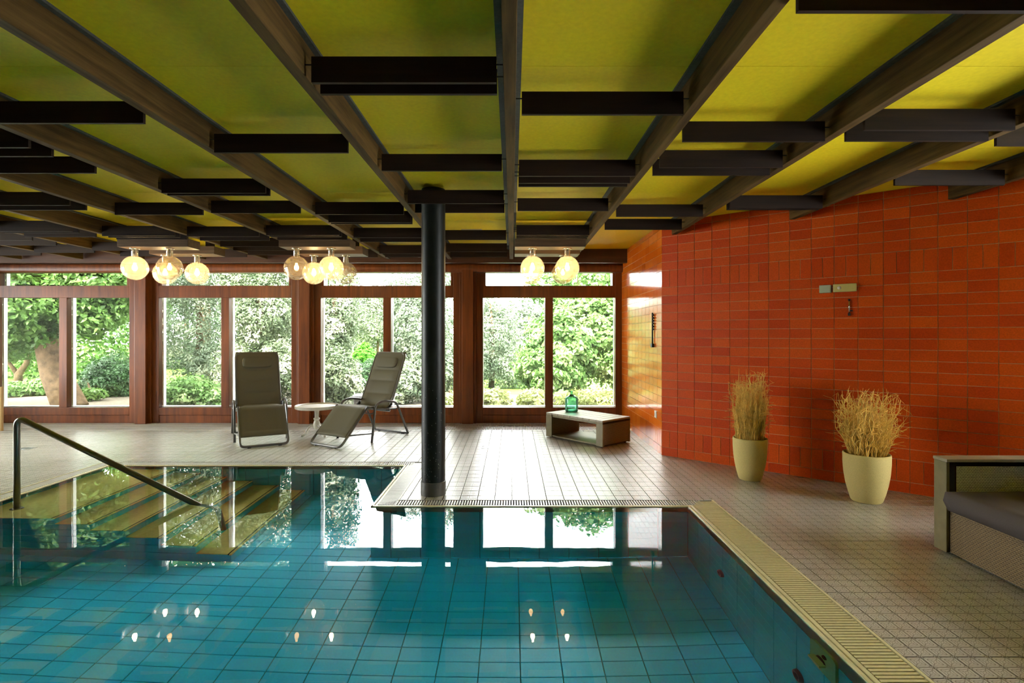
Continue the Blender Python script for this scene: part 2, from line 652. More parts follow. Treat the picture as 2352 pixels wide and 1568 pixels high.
# ------------------------------------------------------------------ pool
pool = struct('pool_basin', 'turquoise tiled L-shaped pool basin')
B = -DEPTH
pb = MB()
pb.box(PX0 - 0.1, PX1 + 0.3, PY0 - 0.2, PYM + 0.02, B - 0.2, B - 0.006)
pb.box(PX0 - 0.1, PXM + 0.02, PYM, PY1 + 0.1, B - 0.2, B - 0.006)
pb.box(PX1 + 0.006, PX1 + 0.3, PY0, 4.75, B, -0.14)
pb.box(PXM + 0.006, PX1 + 0.2, PYM + 0.006, PYM + 0.17, B, -0.14)
pb.box(PXM + 0.006, PXM + 0.22, PYM + 0.006, PY1 + 0.1, B, -0.14)
pb.box(PX0 - 0.2, PXM, PY1 + 0.006, PY1 + 0.17, B, -0.14)
pb.box(PX0 - 0.2, PX0 - 0.006, PY0, PY1 + 0.1, B, -0.14)
pb.box(PX0 - 0.2, PX1 + 0.3, PY0 - 0.2, PY0 - 0.006, B, -0.14)
pb.build('basin_shell', 'poolgrout', pool)
TW, TH, PJ = 0.25, 0.125, 0.0018
# pool floor tiles
pc = []
for i in range(math.ceil((PX1 - PX0) / TW)):
    for j in range(math.ceil((PY1 - PY0) / TH)):
        x0, y0 = PX0 + i * TW, PY0 + j * TH
        x1, y1 = min(x0 + TW, PX1), min(y0 + TH, PY1)
        if (y0 > PYM - 0.03 and x1 > PXM + 0.01) or x1 - x0 < 0.02:
            continue
        if x1 < -2.3 and y1 > 4.45:
            continue
        pc.append((x0, x1, y0, min(y1, PY1)))
pv = sorted([c for c in pc if c[1] - c[0] > 0.24 and c[3] - c[2] > 0.12 and inview(c[0] + .1, c[2], -0.5, 0)], key=lambda c: c[0] ** 2 + c[2] ** 2)
near = set(pv[:300])
pme = tilebox(MB(), -TW / 2 + PJ, TW / 2 - PJ, -TH / 2 + PJ, TH / 2 - PJ, -0.006, 0).mesh('pool_floor_tile', 'poolfloor')
rest = MB()
for c in pc:
    if c in near:
        inst('pool_floor_tile', pme, pool, ((c[0] + c[1]) / 2, (c[2] + c[3]) / 2, B))
    else:
        tilebox(rest, c[0] + PJ, c[1] - PJ, c[2] + PJ, c[3] - PJ, B - 0.006, B)
tag(rest.build('pool_floor_tiles_beyond', 'poolfloor', pool, tint=8), kind='stuff')
# pool wall tiles; the mesh faces -Y, rotated for the walls that face -X or +X
wme = MB().add([(-TW / 2 + PJ, .006, -TH / 2 + PJ), (TW / 2 - PJ, .006, -TH / 2 + PJ), (TW / 2 - PJ, .006, TH / 2 - PJ), (-TW / 2 + PJ, .006, TH / 2 - PJ),
                (-TW / 2 + 2 * PJ, 0, -TH / 2 + 2 * PJ), (TW / 2 - 2 * PJ, 0, -TH / 2 + 2 * PJ), (TW / 2 - 2 * PJ, 0, TH / 2 - 2 * PJ),
                (-TW / 2 + 2 * PJ, 0, TH / 2 - 2 * PJ)],
               [(4, 5, 6, 7), (0, 1, 5, 4), (1, 2, 6, 5), (2, 3, 7, 6), (3, 0, 4, 7)]).mesh('pool_wall_tile', 'pooltile')
NR = 9
rest = MB()


def pool_wall(p0, d, n, rz, single):
    for i in range(n):
        for k in range(NR):
            z = -0.02 - TH / 2 - k * TH * (DEPTH - 0.02) / (NR * TH)
            p = (p0[0] + d[0] * (i + .5) * TW, p0[1] + d[1] * (i + .5) * TW, z)
            if single:
                inst('pool_wall_tile', wme, pool, p, (0, 0, rz))
            else:
                mt = Matrix.Translation(p) @ Matrix.Rotation(rz, 4, 'Z')
                vs = [mt @ v.co for v in wme.vertices]
                rest.add(vs, [tuple(f.vertices) for f in wme.polygons])


pool_wall((PX1, PYM), (0, -1), 13, math.radians(-90), True)
pool_wall((PX1, PYM), (-1, 0), 10, 0, True)
pool_wall((PXM, PY1), (-1, 0), 7, 0, True)
pool_wall((PXM - 7 * TW, PY1), (-1, 0), 6, 0, False)
pool_wall((PXM, PYM), (0, 1), 6, math.radians(-90), False)
pool_wall((PX0, PY1), (0, -1), 19, math.radians(90), False)
pool_wall((PX0, PY0), (1, 0), 23, math.radians(180), False)
for k in range(NR):
    zc = -0.02 - TH / 2 - k * TH * (DEPTH - 0.02) / (NR * TH)
    rest.add([(PXM + PJ, PYM + .006, zc - TH / 2 + PJ), (PX1 - 10 * TW - PJ, PYM + .006, zc - TH / 2 + PJ), (PX1 - 10 * TW - PJ, PYM + .006, zc + TH / 2 - PJ),
              (PXM + PJ, PYM + .006, zc + TH / 2 - PJ), (PXM + PJ, PYM, zc - TH / 2 + PJ), (PX1 - 10 * TW - PJ, PYM, zc - TH / 2 + PJ),
              (PX1 - 10 * TW - PJ, PYM, zc + TH / 2 - PJ), (PXM + PJ, PYM, zc + TH / 2 - PJ)],
             [(4, 5, 6, 7), (0, 1, 5, 4), (1, 2, 6, 5), (2, 3, 7, 6), (3, 0, 4, 7)])
tag(rest.build('pool_wall_tiles_beyond', 'pooltile', pool, tint=8), kind='stuff')
# steps down from the left side, ending a little in front of the handrail
SY = 4.42
rise = DEPTH / 7
for k in range(1, 7):
    nx = -2.28 - 0.287 * (6 - k)
    z = -k * rise
    st = box(PX0, nx - 0.004, SY, PY1 - 0.002, z - rise, z - 0.012).build('step', 'pooltile', pool)
    x0 = PX0 if k == 1 else nx - 0.287 + 0.001
    box(x0, nx - 0.03, SY + 0.002, PY1 - 0.004, z - 0.012, z).build('tread', 'tread', st)
    box(nx - 0.03, nx - 0.018, SY, PY1 - 0.004, z - 0.02, z + 0.0005).build('nosing_strip', 'void', st)
    box(nx - 0.018, nx, SY, PY1 - 0.004, z - 0.02, z + 0.001).build('nosing', 'tread', st)
    yy = SY
    while yy < PY1 - 0.05:
        y2 = min(yy + TW, PY1 - 0.004)
        box(nx - 0.006, nx - 0.001, yy + PJ, y2 - PJ, z - rise + 0.002, z - 0.024).build('riser_tile', 'pooltile', st)
        yy += TW
# inlets and counter-current plate in the right wall
for (yy, d) in ((3.84, 0.60), (2.80, 0.64)):
    n = MB().lathe([(0.0, 0.004), (0.018, 0.004), (0.02, 0.012), (0.03, 0.02), (0.04, 0.018), (0.045, 0.0)], 20)
    n.xf(Matrix.Translation((PX1 - 0.001, yy, -d)) @ Matrix.Rotation(math.radians(-90), 4, 'Y'))
    n.build('inlet_nozzle', 'nozzle', pool, smooth=True)
pl = MB()
pts = []
for (cx_, cz_, a0) in ((.075, .085, 0), (-.075, .085, 90), (-.075, -.085, 180), (.075, -.085, 270)):
    pts += arc(cx_, cz_, 0.03, math.radians(a0), math.radians(a0 + 90), 4)
nP = len(pts)
pl.add([(0, a, b) for a, b in pts] + [(-0.014, a, b) for a, b in pts],
       [tuple(range(nP, 2 * nP))] + [(i, (i + 1) % nP, nP + (i + 1) % nP, nP + i) for i in range(nP)])
pl.xf(Matrix.Translation((PX1 - 0.001, 2.57, -0.20)))
plate = pl.build('jet_plate', 'skimmer', pool)
for (dy, dz, r) in ((-0.02, 0.055, 0.015), (0.01, -0.02, 0.036)):
    n = MB().lathe([(0, 0.001), (r * .9, 0.001), (r, 0.006), (r * 1.1, 0.0)], 18)
    n.xf(Matrix.Translation((PX1 - 0.0155, 2.57 + dy, -0.20 + dz)) @ Matrix.Rotation(math.radians(-90), 4, 'Y'))
    n.build('jet_opening', 'black', plate)
box(PX1 - 0.05, PX1 - 0.018, 2.535, 2.63, -0.228, -0.210).build('jet_lever', 'skimmer', plate)

# pool edge: coping lip, gutter channel and slatted grate
lip = MB()


def lipbar(x0, x1, y0, y1):
    lip.box(x0, x1, y0, y1, -0.14, -0.004)


lipbar(PX1, PX1 + 0.022, PY0, PYM + 0.0)
lipbar(PX1 + 0.028, PX1 + 0.052, PY0, PYM + 0.03)
lipbar(PXM, PX1 + 0.03, PYM, PYM + 0.028)
lipbar(PXM, PXM + 0.022, PYM, PY1 + 0.03)
lipbar(PXM + 0.028, PXM + 0.05, PYM + 0.028, PY1 + 0.03)
lipbar(PX0 - 0.03, PXM + 0.02, PY1, PY1 + 0.028)
lipbar(PX0 - 0.03, PX0, PY0, PY1)
lipbar(PX0 - 0.03, PX1 + 0.03, PY0 - 0.03, PY0)
lip.build('coping_lip', 'coping', pool, bevel=0.004)
ch = MB()
ch.box(PX1 + 0.02, ox1, PY0 - 0.16, 4.75, -0.16, -0.10)
ch.box(PXM, ox1, PYM + 0.02, 4.75, -0.16, -0.10)
ch.box(PXM, PXM + 0.22, PYM, 6.17, -0.16, -0.10)
ch.box(ox0, PXM + 0.22, PY1 + 0.02, 6.17, -0.16, -0.10)
ch.box(ox0, PX0 - 0.02, PY0 - 0.16, 6.17, -0.16, -0.10)
ch.box(ox0, ox1, PY0 - 0.16, PY0 - 0.02, -0.16, -0.10)
ch.build('gutter_channel', 'void', pool)
ew = MB()   # thin white edge strips between grate and tiles
ew.box(ox1 - 0.014, ox1, PY0, 4.74, -0.1, 0.0005)
ew.box(PXM + 0.198, PXM + 0.21, 4.74, 6.1, -0.1, 0.0005)
ew.box(ox0, ox0 + 0.012, PY0, 6.16, -0.1, 0.0005)
ew.build('edge_strip', 'coping', pool)
PIT = 0.0243
gme = MB().box(-0.098, 0.098, -0.0085, 0.0085, -0.022, 0).mesh('grate_bar', 'grate')
y = 4.70
nb = 0
while y > 2.0:
    short = max(0.0, y - 4.60)
    inst('grate_bar', gme, pool, (PX1 + 0.154 + short * 0.6, y, -0.003))
    y -= PIT
rest = MB()
while y > PY0:
    rest.box(PX1 + 0.056, PX1 + 0.25, y - .0085, y + .0085, -0.025, -0.003)
    y -= PIT
tag(rest.build('grate_bars_beyond', 'grate', pool), kind='stuff')
g2 = MB()
x = PXM + 0.09
while x < PX1 + 0.15:
    t = max(0.0, PXM + 0.2 - x)
    g2.box(x - .006, x + .006, PYM + 0.03, 4.735 - t * 0.6, -0.025, -0.003)
    x += 0.0225
tag(g2.build('grate_far_edge', 'wgrate', pool), kind='stuff')
g3 = MB()
y = PYM + 0.05
while y < 6.13:
    g3.box(PXM + 0.053, PXM + 0.196, y - .0085, y + .0085, -0.025, -0.003)
    y += PIT
y = PY0
while y < 6.13:
    g3.box(ox0 + 0.014, PX0 - 0.034, y - .0085, y + .0085, -0.025, -0.003)
    y += PIT
tag(g3.build('grate_side_edges', 'wgrate', pool), kind='stuff')
g4 = MB()
x = PX0 - 0.1
while x < PXM + 0.1:
    g4.box(x - .006, x + .006, PY1 + 0.03, 6.155, -0.025, -0.003)
    x += 0.0225
tag(g4.build('grate_back_edge', 'wgrate', pool), kind='stuff')

wat = MB()
wat.add([(PX0, PY0, WZ), (PX1, PY0, WZ), (PX1, PYM, WZ), (PXM, PYM, WZ), (PX0, PYM, WZ), (PXM, PY1, WZ), (PX0, PY1, WZ)],
        [(0, 1, 2, 3, 4), (4, 3, 5, 6)])
tag(wat.build('pool_water', 'water'), 'still turquoise water filling the pool', 'water', kind='stuff')

# ------------------------------------------------------------------ ceiling: panels, beams, hanging slats
ceil_ = struct('ceiling', 'yellow ceiling panels between dark timber beams with hanging slats')
BP, BO, BW = 0.95, -0.010, 0.058
y_end = 8.42


def y_limit(X):
    """where the long wall or window fascia stops a ceiling member at X."""
    if X < OX - 0.03:
        return y_end
    return CORN[1] - (X - CORN[0]) * 0.6553 / 0.7555 - 0.04


seams = [BY] + [2.7 + 1.2 * k for k in range(-3, 6)] + [8.75]
pan = {}
for b in range(-10, 6):
    for a, c in zip(seams[:-1], seams[1:]):
        x0, x1 = b * BP + BO, (b + 1) * BP + BO
        x0, x1 = max(x0, LX), min(x1, RX)
        if x1 - x0 < 0.05 or wall_behind(x0, a, 0.1):
            continue
        box(x0 + 0.001, x1 - 0.001, a + 0.0012, c - 0.0012, CEIL, CEIL + 0.012).build('ceiling_panel', 'ceiling', ceil_)
box(LX - 0.3, RX + 0.6, BY - 0.3, 9.45, CEIL + 0.014, CEIL + 0.3).build('roof_deck', 'fascia', ceil_)
for b in range(-9, 6):
    X = b * BP + BO
    ye = y_limit(X + 0.03)
    if ye < BY + 0.5:
        continue
    bm = box(X - BW / 2, X + BW / 2, BY, ye, BEAMZ, CEIL - 0.002).build('beam', 'beam', ceil_, bevel=0.003)
    box(X - BW / 2 - 0.035, X + BW / 2 + 0.028, BY, ye, CEIL - 0.014, CEIL - 0.0005).build('backing_strip', 'strip', bm)
SL = {0: [262, 404, 420, 428, 484, 540, 543.7, 547.4], -1: [189, 215, 392, 467, 488, 550.5, 578, 590],
      -2: [350, 492, 510.5, 514, 545.5, 555, 582, 590], -3: [282, 443, 448.5, 489, 540, 543.3, 550.5, 591],
      -4: [338, 358.5, 397, 493, 543, 552, 566, 575, 585], -5: [471, 482, 541.5, 545, 549.5, 590], -6: [531, 534.5, 543.8, 575, 588],
      -7: [520, 552, 562.8, 580], -8: [500, 545, 570, 586], 1: [24, 324, 384, 402, 497, 527, 549, 563], 2: [298, 323, 478, 481.5], 3: [334, 425],
      -9: [540, 565, 580]}
SH, ST, SZ = 0.116, 0.02, 2.57
pin = MB().tube([(-0.045, 0, 0), (0.045, 0, 0)], 0.0035, 6).mesh('pin', 'black')
sme = MB().box(-0.415, 0.415, -ST / 2, ST / 2, 0, SH).mesh('slat', 'slat')
for b, ys in SL.items():
    for q in ys:
        Y = F * (SZ - H) / (VY - q)
        X = b * BP + BO + 0.475
        if wall_behind(X + 0.41, Y, -0.03):
            continue
        s_ = inst('slat', sme, ceil_, (X, Y + ST / 2, SZ))
        for sx in (-1, 1):
            inst('pin', pin, s_, (sx * 0.415, 0, SH * 0.72))
# lamp boards under three bays (two boards each)
LAMPX = {0: 0.468, -3: -2.45, -5: -4.45}
for b, X in LAMPX.items():
    for (y0, y1) in ((6.60, 6.86), (7.18, 7.46)):
        X0 = {0: 0.465, -3: -2.40, -5: -4.36}[b]
        lb = box(X0 - 0.43, X0 + 0.43, y0, y1, 2.504, 2.605).build('lamp_board', 'lampboard', ceil_, bevel=0.002)
        for sx in (-.3, .3):
            box(X0 + sx - .03, X0 + sx + .03, y0 + .08, y1 - .08, 2.605, CEIL).build('hanger_block', 'slat', lb)
vt = box(-0.64, -0.38, 6.86, 6.93, CEIL - 0.012, CEIL - 0.001).build('air_vent', 'alu')
tag(vt, 'small white slot vent set in the yellow ceiling behind the column', 'vent')

# ------------------------------------------------------------------ window wall
POSTP = 2.637
POST0 = -0.715
GY = WIN + 0.05
fs = box(LX, OX, 8.44, 8.52, 2.555, CEIL - 0.002).build('trim_1', 'fascia')
tag(fs, 'dark fascia board closing the ceiling above the windows', kind='structure')
hd = struct('trim_2', 'window header rail above the transom lights')
box(LX, OX, 8.50, WIN + 0.06, 2.585, 2.60).build('soffit', 'fascia', hd)
nn = 12
prof = [(8.80 - 0.045 * math.sin(a), 2.515 + 0.07 * math.cos(a)) for a in [math.pi * i / nn for i in range(nn + 1)]]
hm = MB()
vs = []
for xx in (LX, OX - 0.003):
    vs += [(xx, a, c) for a, c in prof] + [(xx, WIN + 0.05, 2.445), (xx, WIN + 0.05, 2.585)]
k = len(prof) + 2
hm.add(vs, [(i, (i + 1) % k, k + (i + 1) % k, k + i) for i in range(k)])
hm.build('rounded_rail', 'frame', hd)
xs = [POST0 - POSTP * i for i in range(0, 4)]
pn = 3
for i, X in enumerate(xs[:3]):
    p = struct('trim_%d' % pn, 'mahogany post between two window bays')
    pn += 1
    box(X - 0.09, X + 0.09, 8.76, WIN + 0.06, 0.0, 2.56).build('post', 'frame', p, bevel=0.004)
    for s_ in (-1, 1):
        x0, x1 = sorted((X + s_ * 0.09, X + s_ * 0.135))
        box(x0, x1, 8.82, WIN + 0.055, 0.0, 2.56).build('side_strip', 'frame', p, bevel=0.003)


def window(n, x0, x1, label):
    """x0..x1: clear bay between posts."""
    wd = struct('window_%d' % n, label)
    L_, R_ = x0 + 0.105, x1 - 0.105
    mid = (x0 + x1) / 2 + 0.0
    y0, y1 = 8.855, WIN + 0.045

    def fr(name, a, b, c, d, yy0=y0, yy1=y1):
        return box(a, b, yy0, yy1, c, d).build(name, 'frame', wd, bevel=0.004)
    fr('stile', x0, L_, 0.0, 2.46)
    fr('stile', R_, x1, 0.0, 2.46)
    fr('sill_rail', L_, R_, 0.13, 0.252)
    fr('base_board', L_, R_, 0.0, 0.128, y0 + 0.012)
    fr('transom_bar', L_, R_, 2.04, 2.235)
    fr('mullion', mid - 0.064, mid + 0.064, 0.252, 2.04)
    fr('transom_side', L_, L_ + 0.045, 2.235, 2.457, y0 + 0.01)
    fr('transom_side', R_ - 0.045, R_, 2.235, 2.457, y0 + 0.01)
    for (a, b, c, d) in ((L_, mid - 0.064, 0.252, 2.04), (mid + 0.064, R_, 0.252, 2.04), (L_ + 0.045, R_ - 0.045, 2.235, 2.457)):
        g = box(a, b, GY - 0.003, GY + 0.003, c, d).build('pane', 'pane', wd)
        # pale outer casing seen past the pane's edge
        cs = MB()
        e = 0.02
        cs.box(a - 0.03, a + 0.002, GY + 0.02, GY + 0.085, c - .02, d + .02)
        cs.box(b - 0.002, b + 0.03, GY + 0.02, GY + 0.085, c - .02, d + .02)
        cs.box(a - .03, b + .03, GY + 0.02, GY + 0.16, c - 0.03, c + 0.004)
        cs.build('outer_casing', 'alu', g)
    return wd


edges = [OX] + xs
names = ['window bay beside the orange tiled wall, behind the wicker table', 'window bay behind the right reclining lounger and black column',
         'window bay behind the left reclining lounger', 'leftmost window bay looking onto the big tree trunk']
for i in range(4):
    hi = edges[i] - (0.0 if i == 0 else 0.135)
    lo = edges[i + 1] + 0.135
    if i == 3:
        lo = max(lo, LX)
    window(i + 1, lo, hi, names[i])
box(LX - 0.2, edges[4] + 0.14, 8.9, 9.05, 0, CEIL).build('wall_window_end', 'wall')
tag(bpy.data.objects['wall_window_end'], 'plain wall past the last window bay', kind='structure')
ev = box(LX - 0.5, RX + 1.0, 9.0, 9.45, 2.56, 2.64).build('eave_soffit', 'board')
tag(ev, 'pale roof eave boards outside above the windows', kind='structure')

# ------------------------------------------------------------------ tiled walls
TWW, TWH, TJ = 0.2, 0.1, 0.0034


def tile_rows(top):
    """(z0, z1, tiles per 20 cm) from the floor up: one flat row, a soldier row, flat rows, a soldier row, flat rows."""
    out = [(0.0, 0.1, 1), (0.1, 0.3, 2)]
    z = 0.3
    while z < 1.999:
        out.append((z, z + 0.1, 1))
        z += 0.1
    out.append((2.0, 2.2, 2))
    z = 2.2
    while z < top - 0.02:
        out.append((z, min(z + 0.1, top), 1))
        z += 0.1
    return out


def wtile(w_, h_):
    a, b, e = w_ / 2 - TJ / 2, h_ / 2 - TJ / 2, 0.0012
    return MB().add([(-a, 0.006, -b), (a, 0.006, -b), (a, 0.006, b), (-a, 0.006, b), (-a + e, 0, -b + e), (a - e, 0, -b + e), (a - e, 0, b - e),
                     (-a + e, 0, b - e)], [(4, 5, 6, 7), (0, 1, 5, 4), (1, 2, 6, 5), (2, 3, 7, 6), (3, 0, 4, 7)])


def tiled_wall(wall, length, mat, single_test):
    cells = []
    for (z0, z1, k) in tile_rows(CEIL):
        wd_ = TWW / k
        n = int(math.ceil(length / wd_ - 1e-6))
        for i in range(n):
            a, b = i * wd_, min((i + 1) * wd_, length)
            if b - a > 0.02:
                cells.append((a, b, z0, z1))
    cand = sorted([c for c in cells if single_test(c) is not None], key=single_test)
    near = set(cand[:300])
    cache, rest = {}, MB()
    for c in cells:
        w_, h_ = round(c[1] - c[0], 4), round(c[3] - c[2], 4)
        cx_, cz_ = (c[0] + c[1]) / 2, (c[2] + c[3]) / 2
        if c in near:
            if (w_, h_) not in cache:
                cache[(w_, h_)] = wtile(w_, h_).mesh('wall_tile', mat)
            inst('wall_tile', cache[(w_, h_)], wall, (cx_, 0, cz_), (random.gauss(0, .0010), 0, random.gauss(0, .0010)))
        else:
            t = wtile(w_, h_)
            rest.add([(p[0] + cx_, p[1], p[2] + cz_) for p in t.v], t.f)
    if rest.v:
        tag(rest.build('wall_tiles_beyond', mat, wall, tint=8), kind='stuff')


wr = struct('wall_right', 'long red glazed tile wall behind the planters', (CORN[0], CORN[1], 0), WANG)
box(0, WLEN, 0.0042, 0.12, 0, CEIL).build('grout_backing', 'grout', wr)


def red_test(c):
    s = (c[0] + c[1]) / 2
    X, Y = CORN[0] + 0.7555 * s, CORN[1] - 0.6553 * s
    z = (c[2] + c[3]) / 2
    return X * X + Y * Y if inview(X, Y, z, 10) else None


tiled_wall(wr, WLEN, 'red', red_test)
wo = struct('wall_window_side', 'short glossy tile wall next to the window, window reflection painted into its orange', (OX, CORN[1], 0), math.radians(90))
# local +x runs along world +Y, local -y faces world +X, so flip to face the room (world -X)
box(0, 2.44, -0.12, -0.0042, 0, CEIL).build('grout_backing', 'grout', wo)
wo2 = []


def tiled_wall_flip(wall, length, mat):
    cache = {}
    for (z0, z1, k) in tile_rows(CEIL):
        wd_ = TWW / k
        n = int(math.ceil(length / wd_ - 1e-6))
        for i in range(n):
            a, b = i * wd_, min((i + 1) * wd_, length)
            if b - a < 0.02:
                continue
            w_, h_ = round(b - a, 4), round(z1 - z0, 4)
            if (w_, h_) not in cache:
                cache[(w_, h_)] = wtile(w_, h_).mesh('wall_tile', mat)
            inst('wall_tile', cache[(w_, h_)], wall, ((a + b) / 2, 0, (z0 + z1) / 2),
                 (random.gauss(0, .0012), 0, math.pi + random.gauss(0, .0012)))


tiled_wall_flip(wo, 2.42, 'orange')
# plain walls the photograph does not show: right wall with a tall window, back wall, left wall with a window added to light the pool
rw = struct('wall_right_end', 'plain end wall with a large window past the sofa')
RWY = CORN[1] - 0.6553 * WLEN
WY0, WY1 = 1.7, RWY - 0.05
box(RX, RX + 0.15, BY, WY0, 0, CEIL).build('wall_panel', 'wall', rw)
box(RX, RX + 0.15, WY0, RWY + 0.2, 2.6, CEIL).build('wall_panel', 'wall', rw)
box(RX, RX + 0.15, WY1, RWY + 0.2, 0, 2.6).build('wall_panel', 'wall', rw)
box(RX + 0.06, RX + 0.066, WY0, WY1, 0, 2.6).build('pane', 'pane', rw)
bw = struct('wall_back', 'plain back wall behind the viewer')
box(LX, RX, BY - 0.15, BY, 0, CEIL).build('wall_panel', 'wall', bw)
lw = struct('wall_left', 'plain left wall with one added window that lights the pool')
box(LX - 0.15, LX, BY, 9.0, 0, 0.3).build('wall_panel', 'wall', lw)
box(LX - 0.15, LX, BY, 9.0, 2.45, CEIL).build('wall_panel', 'wall', lw)
for (a, b) in ((BY, 4.2), (8.3, 9.0)):
    box(LX - 0.15, LX, a, b, 0.3, 2.45).build('wall_panel', 'wall', lw)
box(LX - 0.08, LX - 0.074, 4.2, 8.3, 0.3, 2.45).build('pane', 'pane', lw)  # unseen window, added for light on the pool

# ------------------------------------------------------------------ column
CX, CYY = -0.712, 4.93
col = thing('column', 'round black-green steel column standing at the pool corner', 'column', (CX, CYY, 0))
MB().lathe([(0.107, 0.0), (0.107, CEIL - 0.02), (0, CEIL - 0.02)], 40).build('shaft', 'column', col, smooth=False)
smooth_angle(col.children[0])
c1 = MB().lathe([(0.107, 0), (0.113, 0), (0.113, 0.118), (0.107, 0.122)], 40).build('collar', 'collar', col)
smooth_angle(c1)
a = math.radians(-101)
box(-0.002, 0.002, -0.001, 0.001, 0, 0.12).xf(Matrix.Rotation(a + math.pi / 2, 4, 'Z') @ Matrix.Translation((0, -0.1135, 0))).build('collar_seam', 'black', c1)
# paint flakes near the foot
fk = MB()
for i in range(60):
    a = math.radians(random.uniform(-150, -30))
    z = 0.13 + abs(random.gauss(0, 0.35))
    r = random.uniform(0.001, 0.0035)
    ca, sa = math.cos(a), math.sin(a)
    c_ = Vector((0.1075 * ca, 0.1075 * sa, z))
    t_ = Vector((-sa, ca, 0))
    u_ = Vector((0, 0, 1))
    q = [c_ + t_ * r * random.uniform(.5, 1.2) + u_ * r, c_ - t_ * r + u_ * r * random.uniform(.3, 2), c_ - t_ * r * .8 - u_ * r, c_ + t_ * r - u_ * r * 1.5]
    fk.add(q, [(0, 1, 2, 3)])
tag(fk.build('paint_chips', plain('chip', (0.22, 0.22, 0.2), 0.7), col), kind='stuff')

# ------------------------------------------------------------------ handrail
HY = 4.66
hr = thing('pool_handrail', 'bent steel tube handrail descending into the pool over the steps', 'handrail', (-4.24, HY, -2 * rise))
e = Vector((-4.24, HY, -2 * rise))
path = [(-4.24, HY, -rise), (-4.24, HY, 0.735), (-2.66, HY, -0.035), (-2.52, HY, -0.13), (-2.47, HY, -0.62 * DEPTH)]
pth = round_path([Vector(p) - e for p in path], 0.09, 8)
MB().tube(pth, 0.0245, 14).build('rail', 'steel', hr, smooth=True)
MB().lathe([(0.0, 0.012), (0.045, 0.012), (0.05, 0.0)], 20, (0, 0, rise)).build('base_flange', 'steel', hr, smooth=True)


# ------------------------------------------------------------------ globe lamps
def globe_lamp():
    t = thing('globe_lamp', '', 'lamp', group='globe ceiling lamps')
    R = 0.148
    MB().lathe([(0, 0), (0.056, 0), (0.058, -0.006), (0.05, -0.012), (0.0, -0.012)], 24).build('ceiling_plate', 'chrome', t, smooth=True)
    nk = MB().lathe([(0.036, -0.012), (0.036, -0.095), (0.032, -0.098)], 24).build('neck', 'globe', t, smooth=True)
    lh = MB().lathe([(0.0, -0.012), (0.017, -0.012), (0.017, -0.11), (0.0, -0.11)], 14).build('lamp_holder', 'steel', t, smooth=True)
    zc = -0.098 - R * 0.97
    pr = []
    for i in range(25):
        a = math.radians(14) + (math.pi - math.radians(14)) * i / 24
        pr.append((R * math.sin(a), zc + R * math.cos(a)))
    MB().lathe(pr, 40).build('glass_globe', 'globe', t, smooth=True)
    bp = [(0.0, zc - 0.032), (0.018, zc - 0.026), (0.028, zc - 0.005), (0.026, zc + 0.018), (0.015, zc + 0.04), (0.013, zc + 0.06)]
    MB().lathe(bp, 18).build('bulb', 'bulb', lh, smooth=True)
    return t


def dup(root, loc, rz=0.0):
    r = root.copy()
    C.objects.link(r)
    r.location = loc
    r.rotation_euler = (0, 0, rz)
    for ch_ in list(root.children):
        c_ = ch_.copy()
        C.objects.link(c_)
        c_.parent = r
        for g_ in list(ch_.children):
            d_ = g_.copy()
            C.objects.link(d_)
            d_.parent = c_
    return r


lp0 = globe_lamp()
first = True
clus = {-5: 'left', -3: 'middle', 0: 'right'}
wh = {('f', -1): 'front left', ('f', 1): 'front right', ('r', -1): 'rear left', ('r', 1): 'rear right'}
for b, X in LAMPX.items():
    for row, Y in (('f', 6.73), ('r', 7.32)):
        for s_ in (-1, 1):
            o = lp0 if first else dup(lp0, (0, 0, 0))
            first = False
            o.location = (X + s_ * 0.215, Y, 2.504)
            state = {(-5, 'f', 1): 'bulb_dim', (-3, 'f', -1): 'bulb_dim', (-3, 'r', 1): 'bulb_off', (0, 'r', -1): 'bulb_dim', (0, 'r', 1): 'bulb_dim'}.get((b, row, s_), 'bulb')
            bo = [g for q in o.children for g in q.children if g.name.startswith('bulb')][0]
            bo.material_slots[0].link = 'OBJECT'
            bo.material_slots[0].material = M[state]
            o['label'] = '%s clear glass globe lamp of the %s cluster under the slatted ceiling' % (wh[(row, s_)], clus[b])


